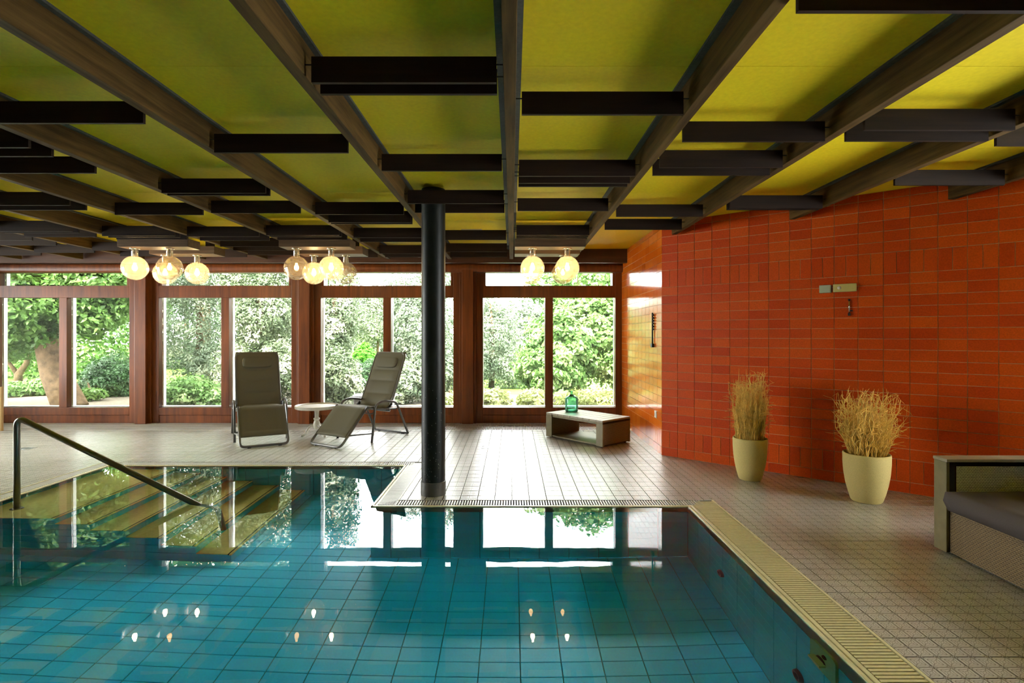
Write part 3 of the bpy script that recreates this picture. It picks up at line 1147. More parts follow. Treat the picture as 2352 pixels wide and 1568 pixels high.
# ------------------------------------------------------------------ reclining loungers
def lounger():
    t = thing('reclining_lounger', '', 'lounger', group='padded reclining loungers')
    W = 0.285
    prof = [(0.0, 0.02), (0.44, 0.465), (0.86, 0.385), (0.99, 0.64), (1.22, 1.165)]
    # main side frames
    foot = round_path([(-W, 0.46, 0.475), (-W, 0.0, 0.02), (W, 0.0, 0.02), (W, 0.46, 0.475)], 0.07, 6)
    ff = MB().tube(foot, 0.0165, 10).build('foot_frame', 'tube', t, smooth=True)
    for s_ in (-1, 1):
        MB().tube([(s_ * W, 0.44, 0.462), (s_ * W, 0.88, 0.378)], 0.0165, 10).build('seat_rail', 'tube', t, smooth=True)
        MB().box(s_ * 0.18 - .02, s_ * 0.18 + .02, -0.018, 0.018, 0.0, 0.018).build('rubber_foot', 'black', ff)
    bk = round_path([(-W, 0.86, 0.385), (-W, 0.99, 0.64), (-W + .005, 1.22, 1.165), (W - .005, 1.22, 1.165), (W, 0.99, 0.64), (W, 0.86, 0.385)], 0.075, 6)
    MB().tube(bk, 0.0165, 10).build('back_frame', 'tube', t, smooth=True)
    WA = W + 0.04
    for s_ in (-1, 1):
        leg = round_path([(s_ * WA, 0.50, 0.0), (s_ * WA, 0.57, 0.50), (s_ * WA, 0.72, 0.535), (s_ * WA, 0.97, 0.495), (s_ * WA, 1.22, 0.016)], 0.07, 6)
        MB().tube(leg, 0.0165, 10).build('arm_frame', 'tube', t, smooth=True)
        MB().tube([(s_ * WA, 0.51, 0.12), (s_ * WA * 0.9, 0.12, 0.15)], 0.010, 8).build('side_bar', 'tube', t, smooth=True)
        MB().tube([(s_ * W, 0.60, 0.43), (s_ * WA, 0.97, 0.40)], 0.011, 8).build('seat_brace', 'tube', t, smooth=True)
        MB().box(s_ * 0.23 - .02, s_ * 0.23 + .02, 1.20, 1.24, 0.0, 0.01).build('rubber_foot', 'black', t)
        MB().tube([(s_ * (W + .005), 0.80, 0.40), (s_ * (W + .02), 0.90, 0.47)], 0.016, 8).build('hinge', 'black', t, smooth=True)
    MB().tube([(-WA, 1.22, 0.016), (WA, 1.22, 0.016)], 0.0125, 10).build('rear_bar', 'tube', t, smooth=True)
    MB().tube(round_path([(-W, 0.62, 0.43), (-W * .8, 0.62, 0.36), (W * .8, 0.62, 0.36), (W, 0.62, 0.43)], .05), 0.008, 8).build('under_bar', 'tube', t, smooth=True)

    # padded sling: ribbon along the profile with a bulge between seams
    def ribbon(path, seams, w, bulge, thick, sag=0.0, name='sling'):
        pts = [Vector((0, a, b)) for a, b in path]
        dense = round_path(pts, 0.10, 8)
        d2 = []
        for a, b in zip(dense[:-1], dense[1:]):
            n = max(1, int((b - a).length / 0.012))
            d2 += [a.lerp(b, i / n) for i in range(n)]
        d2.append(dense[-1])
        ln = [0.0]
        for a, b in zip(d2[:-1], d2[1:]):
            ln.append(ln[-1] + (b - a).length)
        T = ln[-1]
        NX = 14
        mb = MB()
        top, bot = [], []
        for i, p in enumerate(d2):
            q0, q1 = d2[max(0, i - 1)], d2[min(len(d2) - 1, i + 1)]
            tg = (q1 - q0).normalized()
            nm = Vector((0, -tg.z, tg.y))
            u = ln[i] / T
            h = 1.0
            for a, b in zip(seams[:-1], seams[1:]):
                if a <= u <= b:
                    s = (u - a) / (b - a)
                    h = max(0.0, 4 * s * (1 - s)) ** 0.5
            sg = sag * math.sin(math.pi * u)
            for k in range(NX + 1):
                xx = -w + 2 * w * k / NX
                edge_ = max(0.0, 1 - (abs(xx) / w) ** 6)
                flat = 1.0 if abs(xx) < w * 0.80 else 0.0
                top.append(Vector((xx, 0, 0)) + p + nm * (thick + bulge * h * flat - sg * (1 - (xx / w) ** 2)))
                bot.append(Vector((xx, 0, 0)) + p + nm * (-0.004 - sg * (1 - (xx / w) ** 2)))
        n0 = len(top)
        fs_ = []
        R_ = NX + 1
        for i in range(len(d2) - 1):
            for k in range(NX):
                a = i * R_ + k
                fs_.append((a, a + 1, a + R_ + 1, a + R_))
                fs_.append((n0 + a, n0 + a + R_, n0 + a + R_ + 1, n0 + a + 1))
            a = i * R_
            fs_.append((a, a + R_, n0 + a + R_, n0 + a))
            a = i * R_ + NX
            fs_.append((a, n0 + a, n0 + a + R_, a + R_))
        m_ = (len(d2) - 1) * R_
        for k in range(NX):
            fs_.append((k, n0 + k, n0 + k + 1, k + 1))
            fs_.append((m_ + k, m_ + k + 1, n0 + m_ + k + 1, n0 + m_ + k))
        mb.add(top + bot, fs_)
        return mb.build(name, 'fabric', t, smooth=True)
    ribbon([(0.10, 0.125), (0.44, 0.475), (0.60, 0.45)], [0.0, 0.12, 0.86, 1.0], W - 0.002, 0.016, 0.008, 0.012, 'leg_sling')
    bs = ribbon([(0.60, 0.442), (0.86, 0.395), (0.99, 0.645), (1.225, 1.18)], [0.0, 0.27, 0.42, 0.60, 0.745, 1.0], W - 0.002, 0.022, 0.008, 0.006, 'back_sling')
    # head cushion
    d = Vector((0, 1.22 - 0.99, 1.165 - 0.64)).normalized()
    nm = Vector((0, -d.z, d.y))
    hc = MB()
    n = 20
    rings = []
    for (sc_, hh) in ((1.0, 0.0), (1.0, 0.010), (0.95, 0.021), (0.8, 0.027), (0.4, 0.030)):
        for k in range(n):
            a = 2 * math.pi * k / n
            ca, sa = math.cos(a), math.sin(a)
            ex = math.copysign(abs(ca) ** 0.45, ca) * 0.20 * sc_
            ey = math.copysign(abs(sa) ** 0.45, sa) * 0.085 * sc_
            rings.append(Vector((ex, 1.22, 1.165)) - d * 0.155 + d * ey + nm * (0.028 + hh))
    fs_ = []
    for i in range(4):
        for k in range(n):
            k2 = (k + 1) % n
            fs_.append((i * n + k, i * n + k2, (i + 1) * n + k2, (i + 1) * n + k))
    fs_.append(tuple(4 * n + k for k in range(n)))
    hc.add(rings, fs_)
    hc.build('head_pad', 'fabric', bs, smooth=True)
    return t


lg = lounger()
lg.location = (-3.17, 6.98, 0)
lg.rotation_euler = (0, 0, math.radians(29.4))
lg['label'] = 'grey padded recliner facing the camera, left of the round white table'
lg2 = dup(lg, (-2.40, 6.98, 0), math.radians(-30.4))
lg2['label'] = 'grey padded recliner turned sideways beside the black column'

# ------------------------------------------------------------------ round white table
tx, ty = -2.77, 7.72
tb = thing('round_side_table', 'small round white pedestal table between the two recliners', 'side table', (tx, ty, 0))
MB().lathe([(0, 0.395), (0.275, 0.395), (0.29, 0.40), (0.295, 0.415), (0.295, 0.438), (0.288, 0.442), (0.278, 0.436), (0.272, 0.424), (0, 0.424)], 40).build(
    'table_top', 'whitewood', tb)
smooth_angle(tb.children[0])
MB().lathe([(0.0, 0.10), (0.03, 0.10), (0.045, 0.13), (0.05, 0.17), (0.036, 0.215), (0.03, 0.23), (0.044, 0.24), (0.044, 0.255), (0.028, 0.265), (0.03, 0.33),
            (0.036, 0.37), (0.05, 0.395)], 20).build('pedestal', 'whitewood', tb, smooth=True)
for k in range(3):
    a = math.radians(200 + 120 * k)
    p = [(0.03, 0.15), (0.09, 0.145), (0.125, 0.09), (0.145, 0.045), (0.185, 0.018), (0.205, 0.02)]
    pp = [(math.cos(a) * r, math.sin(a) * r, z) for r, z in p]
    MB().tube(round_path(pp, 0.04, 3), [0.02] * 0 or 0.017, 8).build('leg', 'whitewood', tb, smooth=True)


# ------------------------------------------------------------------ woven panels
def weave(x0, x1, z0, z1, y, nx, nz, dy=-1):
    """staggered raised strands on the plane y, facing dy along Y."""
    mb = MB()
    wx, wz = (x1 - x0) / nx, (z1 - z0) / nz
    for j in range(nz):
        for i in range(-1, nx + 1):
            a = x0 + (i + (0.5 if j % 2 else 0.0)) * wx
            b = a + wx * 0.96
            a, b = max(a, x0), min(b, x1)
            if b - a < wx * 0.15:
                continue
            za, zb = z0 + j * wz + wz * 0.08, z0 + (j + 1) * wz - wz * 0.08
            m1, m2 = a + (b - a) * .28, a + (b - a) * .72
            h = 0.0035 * dy
            q = h * 0.1
            mb.add([(a, y + q, za), (m1, y + h, za), (m2, y + h, za), (b, y + q, za), (a, y + q, zb), (m1, y + h, zb), (m2, y + h, zb), (b, y + q, zb)],
                   [(0, 1, 5, 4), (1, 2, 6, 5), (2, 3, 7, 6)] if dy < 0 else [(4, 5, 1, 0), (5, 6, 2, 1), (6, 7, 3, 2)])
    return mb


# ------------------------------------------------------------------ wicker coffee table
FCx, FCy = 1.15, 6.90
ang = math.atan2(-0.77, 0.67)
Lc, Wc, Hc = 1.02, 0.57, 0.345
# local: +x along the long side from the left corner to the front corner, +y across to the back
ct = thing('wicker_coffee_table', 'low rectangular wicker coffee table with slatted top by the window', 'coffee table',
           (FCx - math.cos(ang) * Lc, FCy - math.sin(ang) * Lc, 0), ang)
nS = 9
for i in range(nS):
    a, b = i * Lc / nS, (i + 1) * Lc / nS
    box(a + 0.003, b - 0.003, 0, Wc, Hc - 0.024, Hc).build('top_slat', 'topboard', ct, bevel=0.002)
for (a, b) in ((0.0, 0.11), (Lc - 0.11, Lc)):
    for (c, d) in ((0, 0.03), (Wc - 0.03, Wc)):
        box(a, b, c, d, 0.012, Hc - 0.025).build('leg', 'board', ct, bevel=0.002)
    for xx, dr in ((a + 0.004, -1), (b - 0.004, 1)):
        wv = weave(0.03, Wc - 0.03, 0.03, Hc - 0.05, 0, 20, 22)
        # turn the panel from facing -Y to facing -/+ X
        if dr < 0:
            wv.xf(Matrix.Translation((xx, Wc, 0)) @ Matrix.Rotation(math.radians(-90), 4, 'Z'))
        else:
            wv.xf(Matrix.Translation((xx, 0, 0)) @ Matrix.Rotation(math.radians(90), 4, 'Z'))
        tag(wv.build('woven_panel', 'rattan', ct), kind='stuff')
    box(a + 0.006, b - 0.006, 0.03, Wc - 0.03, 0.02, Hc - 0.03).build('panel_core', 'soil', ct)
    for s_, xx in ((0, a), (1, b)):
        box(xx - 0.0, xx + 0.006, 0, Wc, Hc - 0.05, Hc - 0.025).build('end_rail', 'soil', ct) if s_ == 0 else \
            box(xx - 0.006, xx + 0.0, 0, Wc, Hc - 0.05, Hc - 0.025).build('end_rail', 'soil', ct)
box(0.11, Lc - 0.11, 0.012, 0.035, Hc - 0.055, Hc - 0.025).build('apron', 'board', ct)
box(0.11, Lc - 0.11, Wc - 0.035, Wc - 0.012, Hc - 0.055, Hc - 0.025).build('apron', 'board', ct)
box(0.11, Lc - 0.11, 0.012, Wc - 0.012, 0.018, 0.036).build('lower_shelf', 'board', ct)
for (a, b) in ((.05, .05), (Lc - .05, .05), (.05, Wc - .05), (Lc - .05, Wc - .05)):
    MB().lathe([(0, 0), (.018, 0), (.018, .014), (0, .014)], 12, (a, b, 0)).build('foot', 'black', ct)

# ------------------------------------------------------------------ glass bottle on the table
bt = thing('glass_bottle', 'bulky turquoise glass bottle with short neck on the wicker table', 'bottle', (0.845, 7.72, Hc + 0.001))
MB().lathe([(0, 0.004), (0.06, 0.0), (0.085, 0.006), (0.092, 0.02), (0.093, 0.10), (0.092, 0.185), (0.084, 0.205), (0.05, 0.225), (0.024, 0.243), (0.017, 0.26),
            (0.017, 0.285), (0.021, 0.288), (0.021, 0.296), (0.014, 0.296)], 32).build('body', 'bottle', bt, smooth=True)
MB().lathe([(0, 0.006), (0.05, 0.018), (0.083, 0.012), (0.086, 0.02), (0.06, 0.03), (0, 0.034)], 28).build('thick_base', 'bottle', bt, smooth=True)


# ------------------------------------------------------------------ planters with dried twigs
def planter(loc, s, label):
    p = thing('stone_planter', label, 'planter', loc, group='stone planters against the red wall')
    prof = [(0, 0), (0.10, 0), (0.107, 0.008), (0.125, 0.07), (0.142, 0.15), (0.155, 0.24), (0.161, 0.33), (0.162, 0.40), (0.160, 0.412), (0.152, 0.414),
            (0.148, 0.405), (0.146, 0.36)]
    MB().lathe([(r * s, z) for r, z in prof], 48).build('pot', 'pot', p, smooth=True)
    MB().lathe([(0, 0.365), (0.147 * s, 0.362)], 24).build('soil', 'soil', p)
    return p


def twigs(loc, n, height, spread, lean, label, curl, seed):
    rd = random.Random(seed)
    mb = MB()
    for i in range(n):
        a = rd.uniform(0, 2 * math.pi)
        r0 = 0.125 * math.sqrt(rd.random())
        p = Vector((r0 * math.cos(a), r0 * math.sin(a), 0))
        h = height * rd.uniform(0.45, 1.0)
        out = Vector((math.cos(a + rd.gauss(0, .5)), math.sin(a + rd.gauss(0, .5)), 0)) * spread * rd.uniform(0.1, 1.0)
        nseg = 9
        path = [p.copy()]
        wob = Vector((rd.gauss(0, 1), rd.gauss(0, 1), 0)) * curl
        ph = rd.uniform(0, 6)
        for k in range(1, nseg + 1):
            u = k / nseg
            q = p + out * (u ** 0.8) + Vector((lean[0], lean[1], 0)) * u * u
            z = h * (u - (0.16 * u ** 4 if rd.random() < .6 else 0))
            q = q + wob * math.sin(ph + u * 5) * u + Vector((rd.gauss(0, .008), rd.gauss(0, .008), 0))
            path.append(Vector((q.x, q.y, z)))
        r = rd.uniform(0.0026, 0.0046)
        mb.tube(path, [r * (1 - 0.6 * k / nseg) for k in range(nseg + 1)], 4, cap=False)
        # side shoots
        for _ in range(rd.choice((1, 2, 3))):
            k = rd.randint(2, nseg - 1)
            b0 = path[k]
            dr = Vector((rd.gauss(0, 1), rd.gauss(0, 1), rd.uniform(0.2, 1.2))).normalized() * rd.uniform(0.06, 0.17)
            mid = b0 + dr * 0.5 + Vector((rd.gauss(0, .012), rd.gauss(0, .012), 0.01))
            mb.tube([b0, mid, b0 + dr + Vector((0, 0, -0.015))], [r * .6, r * .5, r * .3], 4, cap=False)
    o = mb.build('dried_twig_bundle', 'twig', None, smooth=True, loc=loc)
    return tag(o, label, 'dried twigs', 'dried twig bundles in planters')


P1, P2 = (2.375, 5.43, 0), (3.075, 4.72, 0)
planter(P1, 1.0, 'narrower stone planter further left by the red wall')
planter(P2, 1.12, 'wider pale stone planter nearer the sofa')
twigs((P1[0], P1[1], 0.366), 340, 0.74, 0.075, (0.0, 0.0), 'tall upright bundle of dried twigs in the left planter', 0.018, 3)
twigs((P2[0], P2[1], 0.366), 360, 0.62, 0.17, (0.03, -0.02), 'wide curly bundle of dried twigs in the right planter', 0.035, 5)

# ------------------------------------------------------------------ sofa
SX, SYF = 2.845, 3.67            # far left corner of the sofa (arm outer edge)
sf = thing('rattan_sofa', 'brown wicker sofa with flat wooden arm at the right edge', 'sofa', (SX, SYF, 0))
AH = 0.625
DEP = 0.86
LEN = 2.0
# arm (local -Y is towards the camera)
box(0, 0.022, -0.105, 0, 0.012, AH - 0.022).build('arm_front_board', 'board', sf, bevel=0.003)
box(-0.004, DEP, -0.115, 0.004, AH - 0.02, AH).build('arm_top', 'topboard', sf, bevel=0.003)
box(0.022, DEP, -0.09, -0.015, 0.012, AH - 0.02).build('arm_core', 'soil', sf)
wv = weave(0.075, DEP, 0.30, AH - 0.05, -0.093, 44, 26)
tag(wv.build('woven_arm_panel', 'rattan_g_lit', sf), kind='stuff')
box(0.022, 0.06, -0.10, -0.085, 0.3, AH - 0.02).build('arm_frame', 'black', sf)
box(0.022, DEP, -0.10, -0.085, AH - 0.045, AH - 0.02).build('arm_frame', 'black', sf)
# seat base
box(0.03, DEP, -LEN, -0.105, 0.012, 0.30).build('seat_core', 'soil', sf)
wv = weave(0.0, LEN - 0.105, 0.015, 0.295, 0, 78, 24)
wv.xf(Matrix.Translation((0.026, -0.105, 0)) @ Matrix.Rotation(math.radians(-90), 4, 'Z'))
tag(wv.build('woven_base_panel', 'rattan', sf), kind='stuff')
# backrest along the far side from the pool
box(DEP - 0.1, DEP, -LEN, 0.0, 0.012, AH + 0.08).build('backrest', 'board', sf, bevel=0.003)
for (a, b) in ((0.06, -0.05), (0.06, -LEN + .06), (DEP - .06, -0.05), (DEP - .06, -LEN + .06)):
    MB().lathe([(0, 0), (.02, 0), (.02, .013), (0, .013)], 12, (a, b, 0)).build('foot', 'black', sf)


def cushion(name, x0, x1, y0, y1, z0, z1, mat, bulge, rx=0.0, fold=0.006, seed=1, nu=26, nv=36):
    """soft box: bulged top and sides with a piped seam."""
    rd = np.random.default_rng(seed)
    mb = MB()
    cx_, cy_, cz_ = (x0 + x1) / 2, (y0 + y1) / 2, (z0 + z1) / 2
    hx, hy, hz = (x1 - x0) / 2, (y1 - y0) / 2, (z1 - z0) / 2
    ph = rd.uniform(0, 6, 6)
    top, bot = [], []
    for j in range(nv + 1):
        for i in range(nu + 1):
            u, v = -1 + 2 * i / nu, -1 + 2 * j / nv
            f = (1 - u ** 8) * (1 - v ** 8)
            d = (1 - u * u) ** .5 * (1 - v * v) ** .5
            wr_ = fold * f * (math.sin(9 * u + 4 * v + ph[0]) + math.sin(5 * u - 11 * v + ph[1]) * .7)
            k = 1 - 0.015 * (1 - f)
            top.append((cx_ + hx * u * k, cy_ + hy * v * k, cz_ + hz * (0.9 if f < 1e-6 else 1) + bulge * d + wr_))
            bot.append((cx_ + hx * u * 0.97, cy_ + hy * v * 0.97, cz_ - hz))
    n0 = len(top)
    fs_ = []
    R_ = nu + 1
    for j in range(nv):
        for i in range(nu):
            a = j * R_ + i
            fs_ += [(a, a + 1, a + R_ + 1, a + R_), (n0 + a, n0 + a + R_, n0 + a + R_ + 1, n0 + a + 1)]
    # bulging sides with a middle ring
    ring = [i for i in range(nu + 1)] + [j * R_ + nu for j in range(1, nv + 1)] + [nv * R_ + i for i in range(nu - 1, -1, -1)] + [j * R_ for j in range(nv - 1, 0, -1)]
    mid = []
    for q in ring:
        a, b = top[q], bot[q]
        dx, dy = (a[0] - cx_) / hx, (a[1] - cy_) / hy
        mid.append((a[0] + 0.009 * math.copysign(abs(dx) ** 6, dx), a[1] + 0.009 * math.copysign(abs(dy) ** 6, dy), (a[2] + b[2]) / 2))
    m0 = 2 * n0
    nr = len(ring)
    for k in range(nr):
        k2 = (k + 1) % nr
        fs_ += [(ring[k], m0 + k, m0 + k2, ring[k2]), (m0 + k, n0 + ring[k], n0 + ring[k2], m0 + k2)]
    mb.add(top + bot + mid, fs_)
    return mb


cu = cushion('seat_cushion', -0.035, DEP - 0.1, -LEN + 0.01, -0.118, 0.302, 0.425, 'cushion', 0.02)
cuo = cu.build('seat_cushion', 'cushion', None, smooth=True, loc=(SX, SYF, 0))
tag(cuo, 'dark grey soft seat cushion lying on the wicker sofa', 'cushion')
bc = cushion('throw', -0.24, 0.24, -0.24, 0.24, -0.06, 0.06, 'bcushion', 0.05, fold=0.003, seed=4)
bc.xf(Matrix.Rotation(math.radians(68), 4, 'Y'))
bco = bc.build('throw_cushion', 'bcushion', None, smooth=True, loc=(SX + 0.63, SYF - 0.40, 0.70))
bco.rotation_euler = (0, 0, math.radians(14))
tag(bco, 'black throw cushion leaning in the sofa corner', 'cushion')


# ------------------------------------------------------------------ small things on the walls
def wall_thing(name, label, cat, px, py):
    s, z = on_wall(px, py)
    return thing(name, label, cat, (CORN[0] + 0.7555 * s, CORN[1] - 0.6553 * s, z), WANG), s, z


t, s0, z0 = wall_thing('junction_box', 'small square grey-green box on the red wall', 'wall box', 1897, 664)
box(-0.05, 0.05, -0.045, 0.0, -0.038, 0.038).build('housing', 'plastic_g', t, bevel=0.004)
box(-0.044, 0.044, -0.048, -0.044, -0.033, 0.033).build('cover', 'plastic_g', t, bevel=0.001)
t, s0, z0 = wall_thing('thermostat', 'oblong beige control box with a round knob on the red wall', 'thermostat', 1941, 661)
box(-0.097, 0.097, -0.035, 0.0, -0.038, 0.038).build('housing', 'plastic', t, bevel=0.004)
MB().lathe([(0, 0.014), (0.012, 0.014), (0.016, 0.008), (0.016, 0)], 20).xf(Matrix.Translation((-0.043, -0.035, 0)) @ Matrix.Rotation(math.radians(90), 4, 'X')).build(
    'knob', 'socket', t, smooth=True)
t, s0, z0 = wall_thing('wall_thermometer', 'slim silver tube thermometer with dark ends on the red wall', 'thermometer', 1951, 704)
MB().tube([(0, -0.012, -0.062), (0, -0.012, 0.062)], 0.006, 10).build('tube', 'chrome', t, smooth=True)
box(-0.009, 0.009, -0.02, 0, 0.058, 0.074).build('top_cap', 'black', t, bevel=0.002)
box(-0.010, 0.010, -0.022, 0, -0.088, -0.062).build('bulb_cap', 'black', t, bevel=0.002)
box(0.0, 0.028, -0.014, 0, -0.045, -0.034).build('side_tab', 'black', t)
yo = OX * F / (1501 - VX)
zt, zb = H - (718 - VY) * yo / F, H - (797 - VY) * yo / F
t = thing('wall_ornament', 'slim black beaded rod hanging on the orange wall', 'ornament', (OX, yo, zb))
hh = zt - zb
MB().tube([(-0.014, 0, 0.02), (-0.014, 0, hh)], 0.009, 8).build('rod', 'black', t, smooth=True)
box(-0.03, 0, -0.035, 0.035, -0.002, 0.045).build('base_block', 'black', t, bevel=0.004)
for k in range(6):
    z = hh - 0.03 - k * 0.036
    MB().lathe([(0, -.013), (.008, -.010), (.012, 0), (.008, .010), (0, .013)], 12, (-0.014, -0.045, z)).build('bead', 'black', t, smooth=True)
    MB().tube([(-0.014, -0.045, z), (-0.014, 0, z)], 0.003, 6).build('bead_arm', 'black', t)
yo = OX * F / (1507 - VX)
t = thing('wall_socket', 'small white power socket low on the orange wall', 'socket', (OX, yo, H - (951 - VY) * yo / F))
box(-0.012, 0, -0.042, 0.042, -0.042, 0.042).build('face_plate', 'socket', t, bevel=0.004)
MB().lathe([(0.022, 0), (0.022, 0.003), (0.018, 0.003), (0.018, -0.006), (0, -0.006)], 18).xf(
    Matrix.Translation((-0.012, 0, 0)) @ Matrix.Rotation(math.radians(-90), 4, 'Y')).build('socket_ring', 'socket', t)
for (px, py, lab) in ((1118, 1027, 'square metal floor drain right of the black column'), (62, 1030, 'square metal floor drain left of the handrail')):
    X, Y = fl(px, py)
    t = thing('floor_drain', lab, 'drain', (X, Y, 0), group='floor drains')
    fm = MB()
    for q in (-1, 1):
        fm.box(-0.07, 0.07, q * 0.065 - .005, q * 0.065 + .005, 0, 0.003)
        fm.box(q * 0.065 - .005, q * 0.065 + .005, -0.06, 0.06, 0, 0.003)
    fm.build('drain_frame', 'drain', t)
    MB().lathe([(0, 0.004), (0.045, 0.0035), (0.05, 0.0)], 20).build('drain_cover', 'drain', t)

# slatted pine screen at the far left
X, Y = fl(6, 989)
t = thing('slatted_wood_screen', 'light pine slatted screen at the left edge by the window', 'screen', (X, Y, 0), math.radians(8))
for (a, b) in ((-0.028, 0), (-0.60, -0.572)):
    box(a, b, -0.02, 0.02, 0, 0.66).build('upright', 'pinewood', t, bevel=0.003)
k = 0
z = 0.03
while z < 0.65:
    box(-0.575, -0.028, -0.008, 0.008, z, z + 0.016).build('slat', 'pinewood', t)
    z += 0.034

# ------------------------------------------------------------------ garden
gd = MB()
gd.box(-60, 60, 9.06, 80, -0.6, -0.16)
o = gd.build('garden_ground', 'grass')
tag(o, 'garden lawn outside the windows', kind='structure')
gp = box(-20, 12, 9.06, 14.2, -0.16, -0.13).build('gravel_path', 'gravel')
tag(gp, 'pale gravel path running along the house outside', kind='structure')

LM = {
    'green': leafmat('leaf_green', [(0, (0.028, 0.075, 0.010)), (0.5, (0.065, 0.145, 0.020)), (1, (0.15, 0.26, 0.05))]),
    'dark': leafmat('leaf_dark', [(0, (0.015, 0.045, 0.012)), (0.6, (0.035, 0.10, 0.022)), (1, (0.08, 0.18, 0.04))], 0.2),
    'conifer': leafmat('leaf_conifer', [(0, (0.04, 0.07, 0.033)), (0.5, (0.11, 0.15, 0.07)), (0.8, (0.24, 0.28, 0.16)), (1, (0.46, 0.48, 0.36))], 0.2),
    'grey': leafmat('leaf_grey', [(0, (0.045, 0.075, 0.042)), (0.5, (0.11, 0.15, 0.085)), (1, (0.28, 0.32, 0.21))], 0.2),
    'light': leafmat('leaf_light', [(0, (0.05, 0.12, 0.022)), (0.5, (0.11, 0.22, 0.05)), (1, (0.28, 0.38, 0.15))]),
    'lime': leafmat('leaf_lime', [(0, (0.04, 0.17, 0.008)), (0.5, (0.075, 0.30, 0.010)), (1, (0.13, 0.42, 0.02))]),
    'yellow': leafmat('leaf_yellow', [(0, (0.10, 0.14, 0.025)), (0.5, (0.22, 0.26, 0.07)), (1, (0.44, 0.45, 0.22))]),
}


def foliage(name, blobs, leaf, mat, parent, aspect=0.5, flat=0.5, lit_tips=0.0):
    """leaves scattered in the outer shell of ellipsoids (cx, cy, cz, rx, ry, rz, n), as one mesh of folded leaf blades."""
    P, NRM, T = [], [], []
    for (cx_, cy_, cz_, rx_, ry_, rz_, n) in blobs:
        n = int(n * 1.6)
        d = RNG.normal(size=(n, 3))
        d /= np.linalg.norm(d, axis=1)[:, None]
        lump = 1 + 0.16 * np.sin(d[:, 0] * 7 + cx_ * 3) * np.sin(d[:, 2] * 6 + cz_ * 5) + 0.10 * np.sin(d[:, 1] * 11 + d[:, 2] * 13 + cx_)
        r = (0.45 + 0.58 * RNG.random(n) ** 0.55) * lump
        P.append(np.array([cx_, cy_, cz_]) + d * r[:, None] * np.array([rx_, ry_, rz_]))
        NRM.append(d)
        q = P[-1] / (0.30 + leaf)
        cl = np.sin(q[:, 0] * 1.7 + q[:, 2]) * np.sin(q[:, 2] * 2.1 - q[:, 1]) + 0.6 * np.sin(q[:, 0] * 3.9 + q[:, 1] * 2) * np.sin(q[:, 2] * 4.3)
        T.append(np.clip(RNG.normal(0.40, 0.13, n) + 0.13 * cl + lit_tips * (RNG.random(n) < 0.75 * (r > 0.86) * (cl > 0.25)), 0, 1))  # outer clumps paler: pale new growth with sunlit highlights put into the tint
    P, NRM, T = np.concatenate(P), np.concatenate(NRM), np.concatenate(T)
    ok = P[:, 2] > -0.12
    P, NRM, T = P[ok], NRM[ok], T[ok]
    n = len(P)
    nv = NRM + RNG.normal(size=(n, 3)) * 0.55 + np.array([0, 0, flat])
    nv /= np.linalg.norm(nv, axis=1)[:, None]
    t = RNG.normal(size=(n, 3)) + np.array([0, 0, -0.3])
    t -= nv * (t * nv).sum(1)[:, None]
    t /= np.linalg.norm(t, axis=1)[:, None]
    b = np.cross(nv, t)
    L_ = leaf * (0.6 + 0.8 * RNG.random(n))[:, None]
    Wd = L_ * aspect
    fold = nv * L_ * 0.12
    v = np.stack([P - t * L_ * .5, P + b * Wd * .5 + fold, P + t * L_ * .5, P - b * Wd * .5 + fold], 1).reshape(-1, 3)
    me = bpy.data.meshes.new(name)
    me.vertices.add(4 * n)
    me.vertices.foreach_set('co', v.astype(np.float32).ravel())
    idx = np.arange(4 * n).reshape(n, 4)
    tri = np.stack([idx[:, [0, 1, 2]], idx[:, [0, 2, 3]]], 1).reshape(-1)
    me.loops.add(len(tri))
    me.loops.foreach_set('vertex_index', tri.astype(np.int32))
    me.polygons.add(2 * n)
    me.polygons.foreach_set('loop_start', np.arange(0, 6 * n, 3, dtype=np.int32))
    me.polygons.foreach_set('loop_total', np.full(2 * n, 3, dtype=np.int32))
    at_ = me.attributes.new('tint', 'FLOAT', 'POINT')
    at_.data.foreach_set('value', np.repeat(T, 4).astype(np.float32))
    me.update(calc_edges=True)
    me.validate()
    me.materials.append(LM[mat])
    o = bpy.data.objects.new(name, me)
    C.objects.link(o)
    o.parent = parent
    return tag(o, kind='stuff')


def blob(px, py, Y, wpx, hpx, n, ry=None):
    """ellipsoid centred on a pixel at depth Y, wpx x hpx pixels in size."""
    c_ = at(px, py, Y)
    rx_, rz_ = wpx / 2 * Y / F, hpx / 2 * Y / F
    return (c_.x, c_.y, c_.z, rx_, ry or rx_ * 0.8, rz_, n)


def plant(name, label, cat, blobs, leaf, mat, trunk=None, group=None, aspect=0.5, flat=0.5, lit_tips=0.0, tr=0.05):
    cx_ = sum(b[0] for b in blobs) / len(blobs)
    cy_ = sum(b[1] for b in blobs) / len(blobs)
    t = thing(name, label, cat, (cx_, cy_, -0.16), group=group)
    off = Vector((cx_, cy_, -0.16))
    foliage('foliage', [(b[0] - off.x, b[1] - off.y, b[2] - off.z, *b[3:]) for b in blobs], leaf, mat, t, aspect, flat, lit_tips)
    if trunk is None:
        top = max(b[2] for b in blobs)
        trunk = [([(cx_, cy_, -0.2), (cx_ + .05, cy_, top * .5), (cx_ - .03, cy_, max(top, 0.3))], [tr, tr * .7, tr * .3])]
    for pth_, rr in trunk:
        MB().tube([Vector(p) - off for p in pth_], rr, 10).build('trunk' if rr[0] >= tr * .99 else 'branch', 'bark', t, smooth=True)
    return t


G1, G2, G3 = 'trees in the garden', 'conifers in the garden', 'shrubs in the garden'
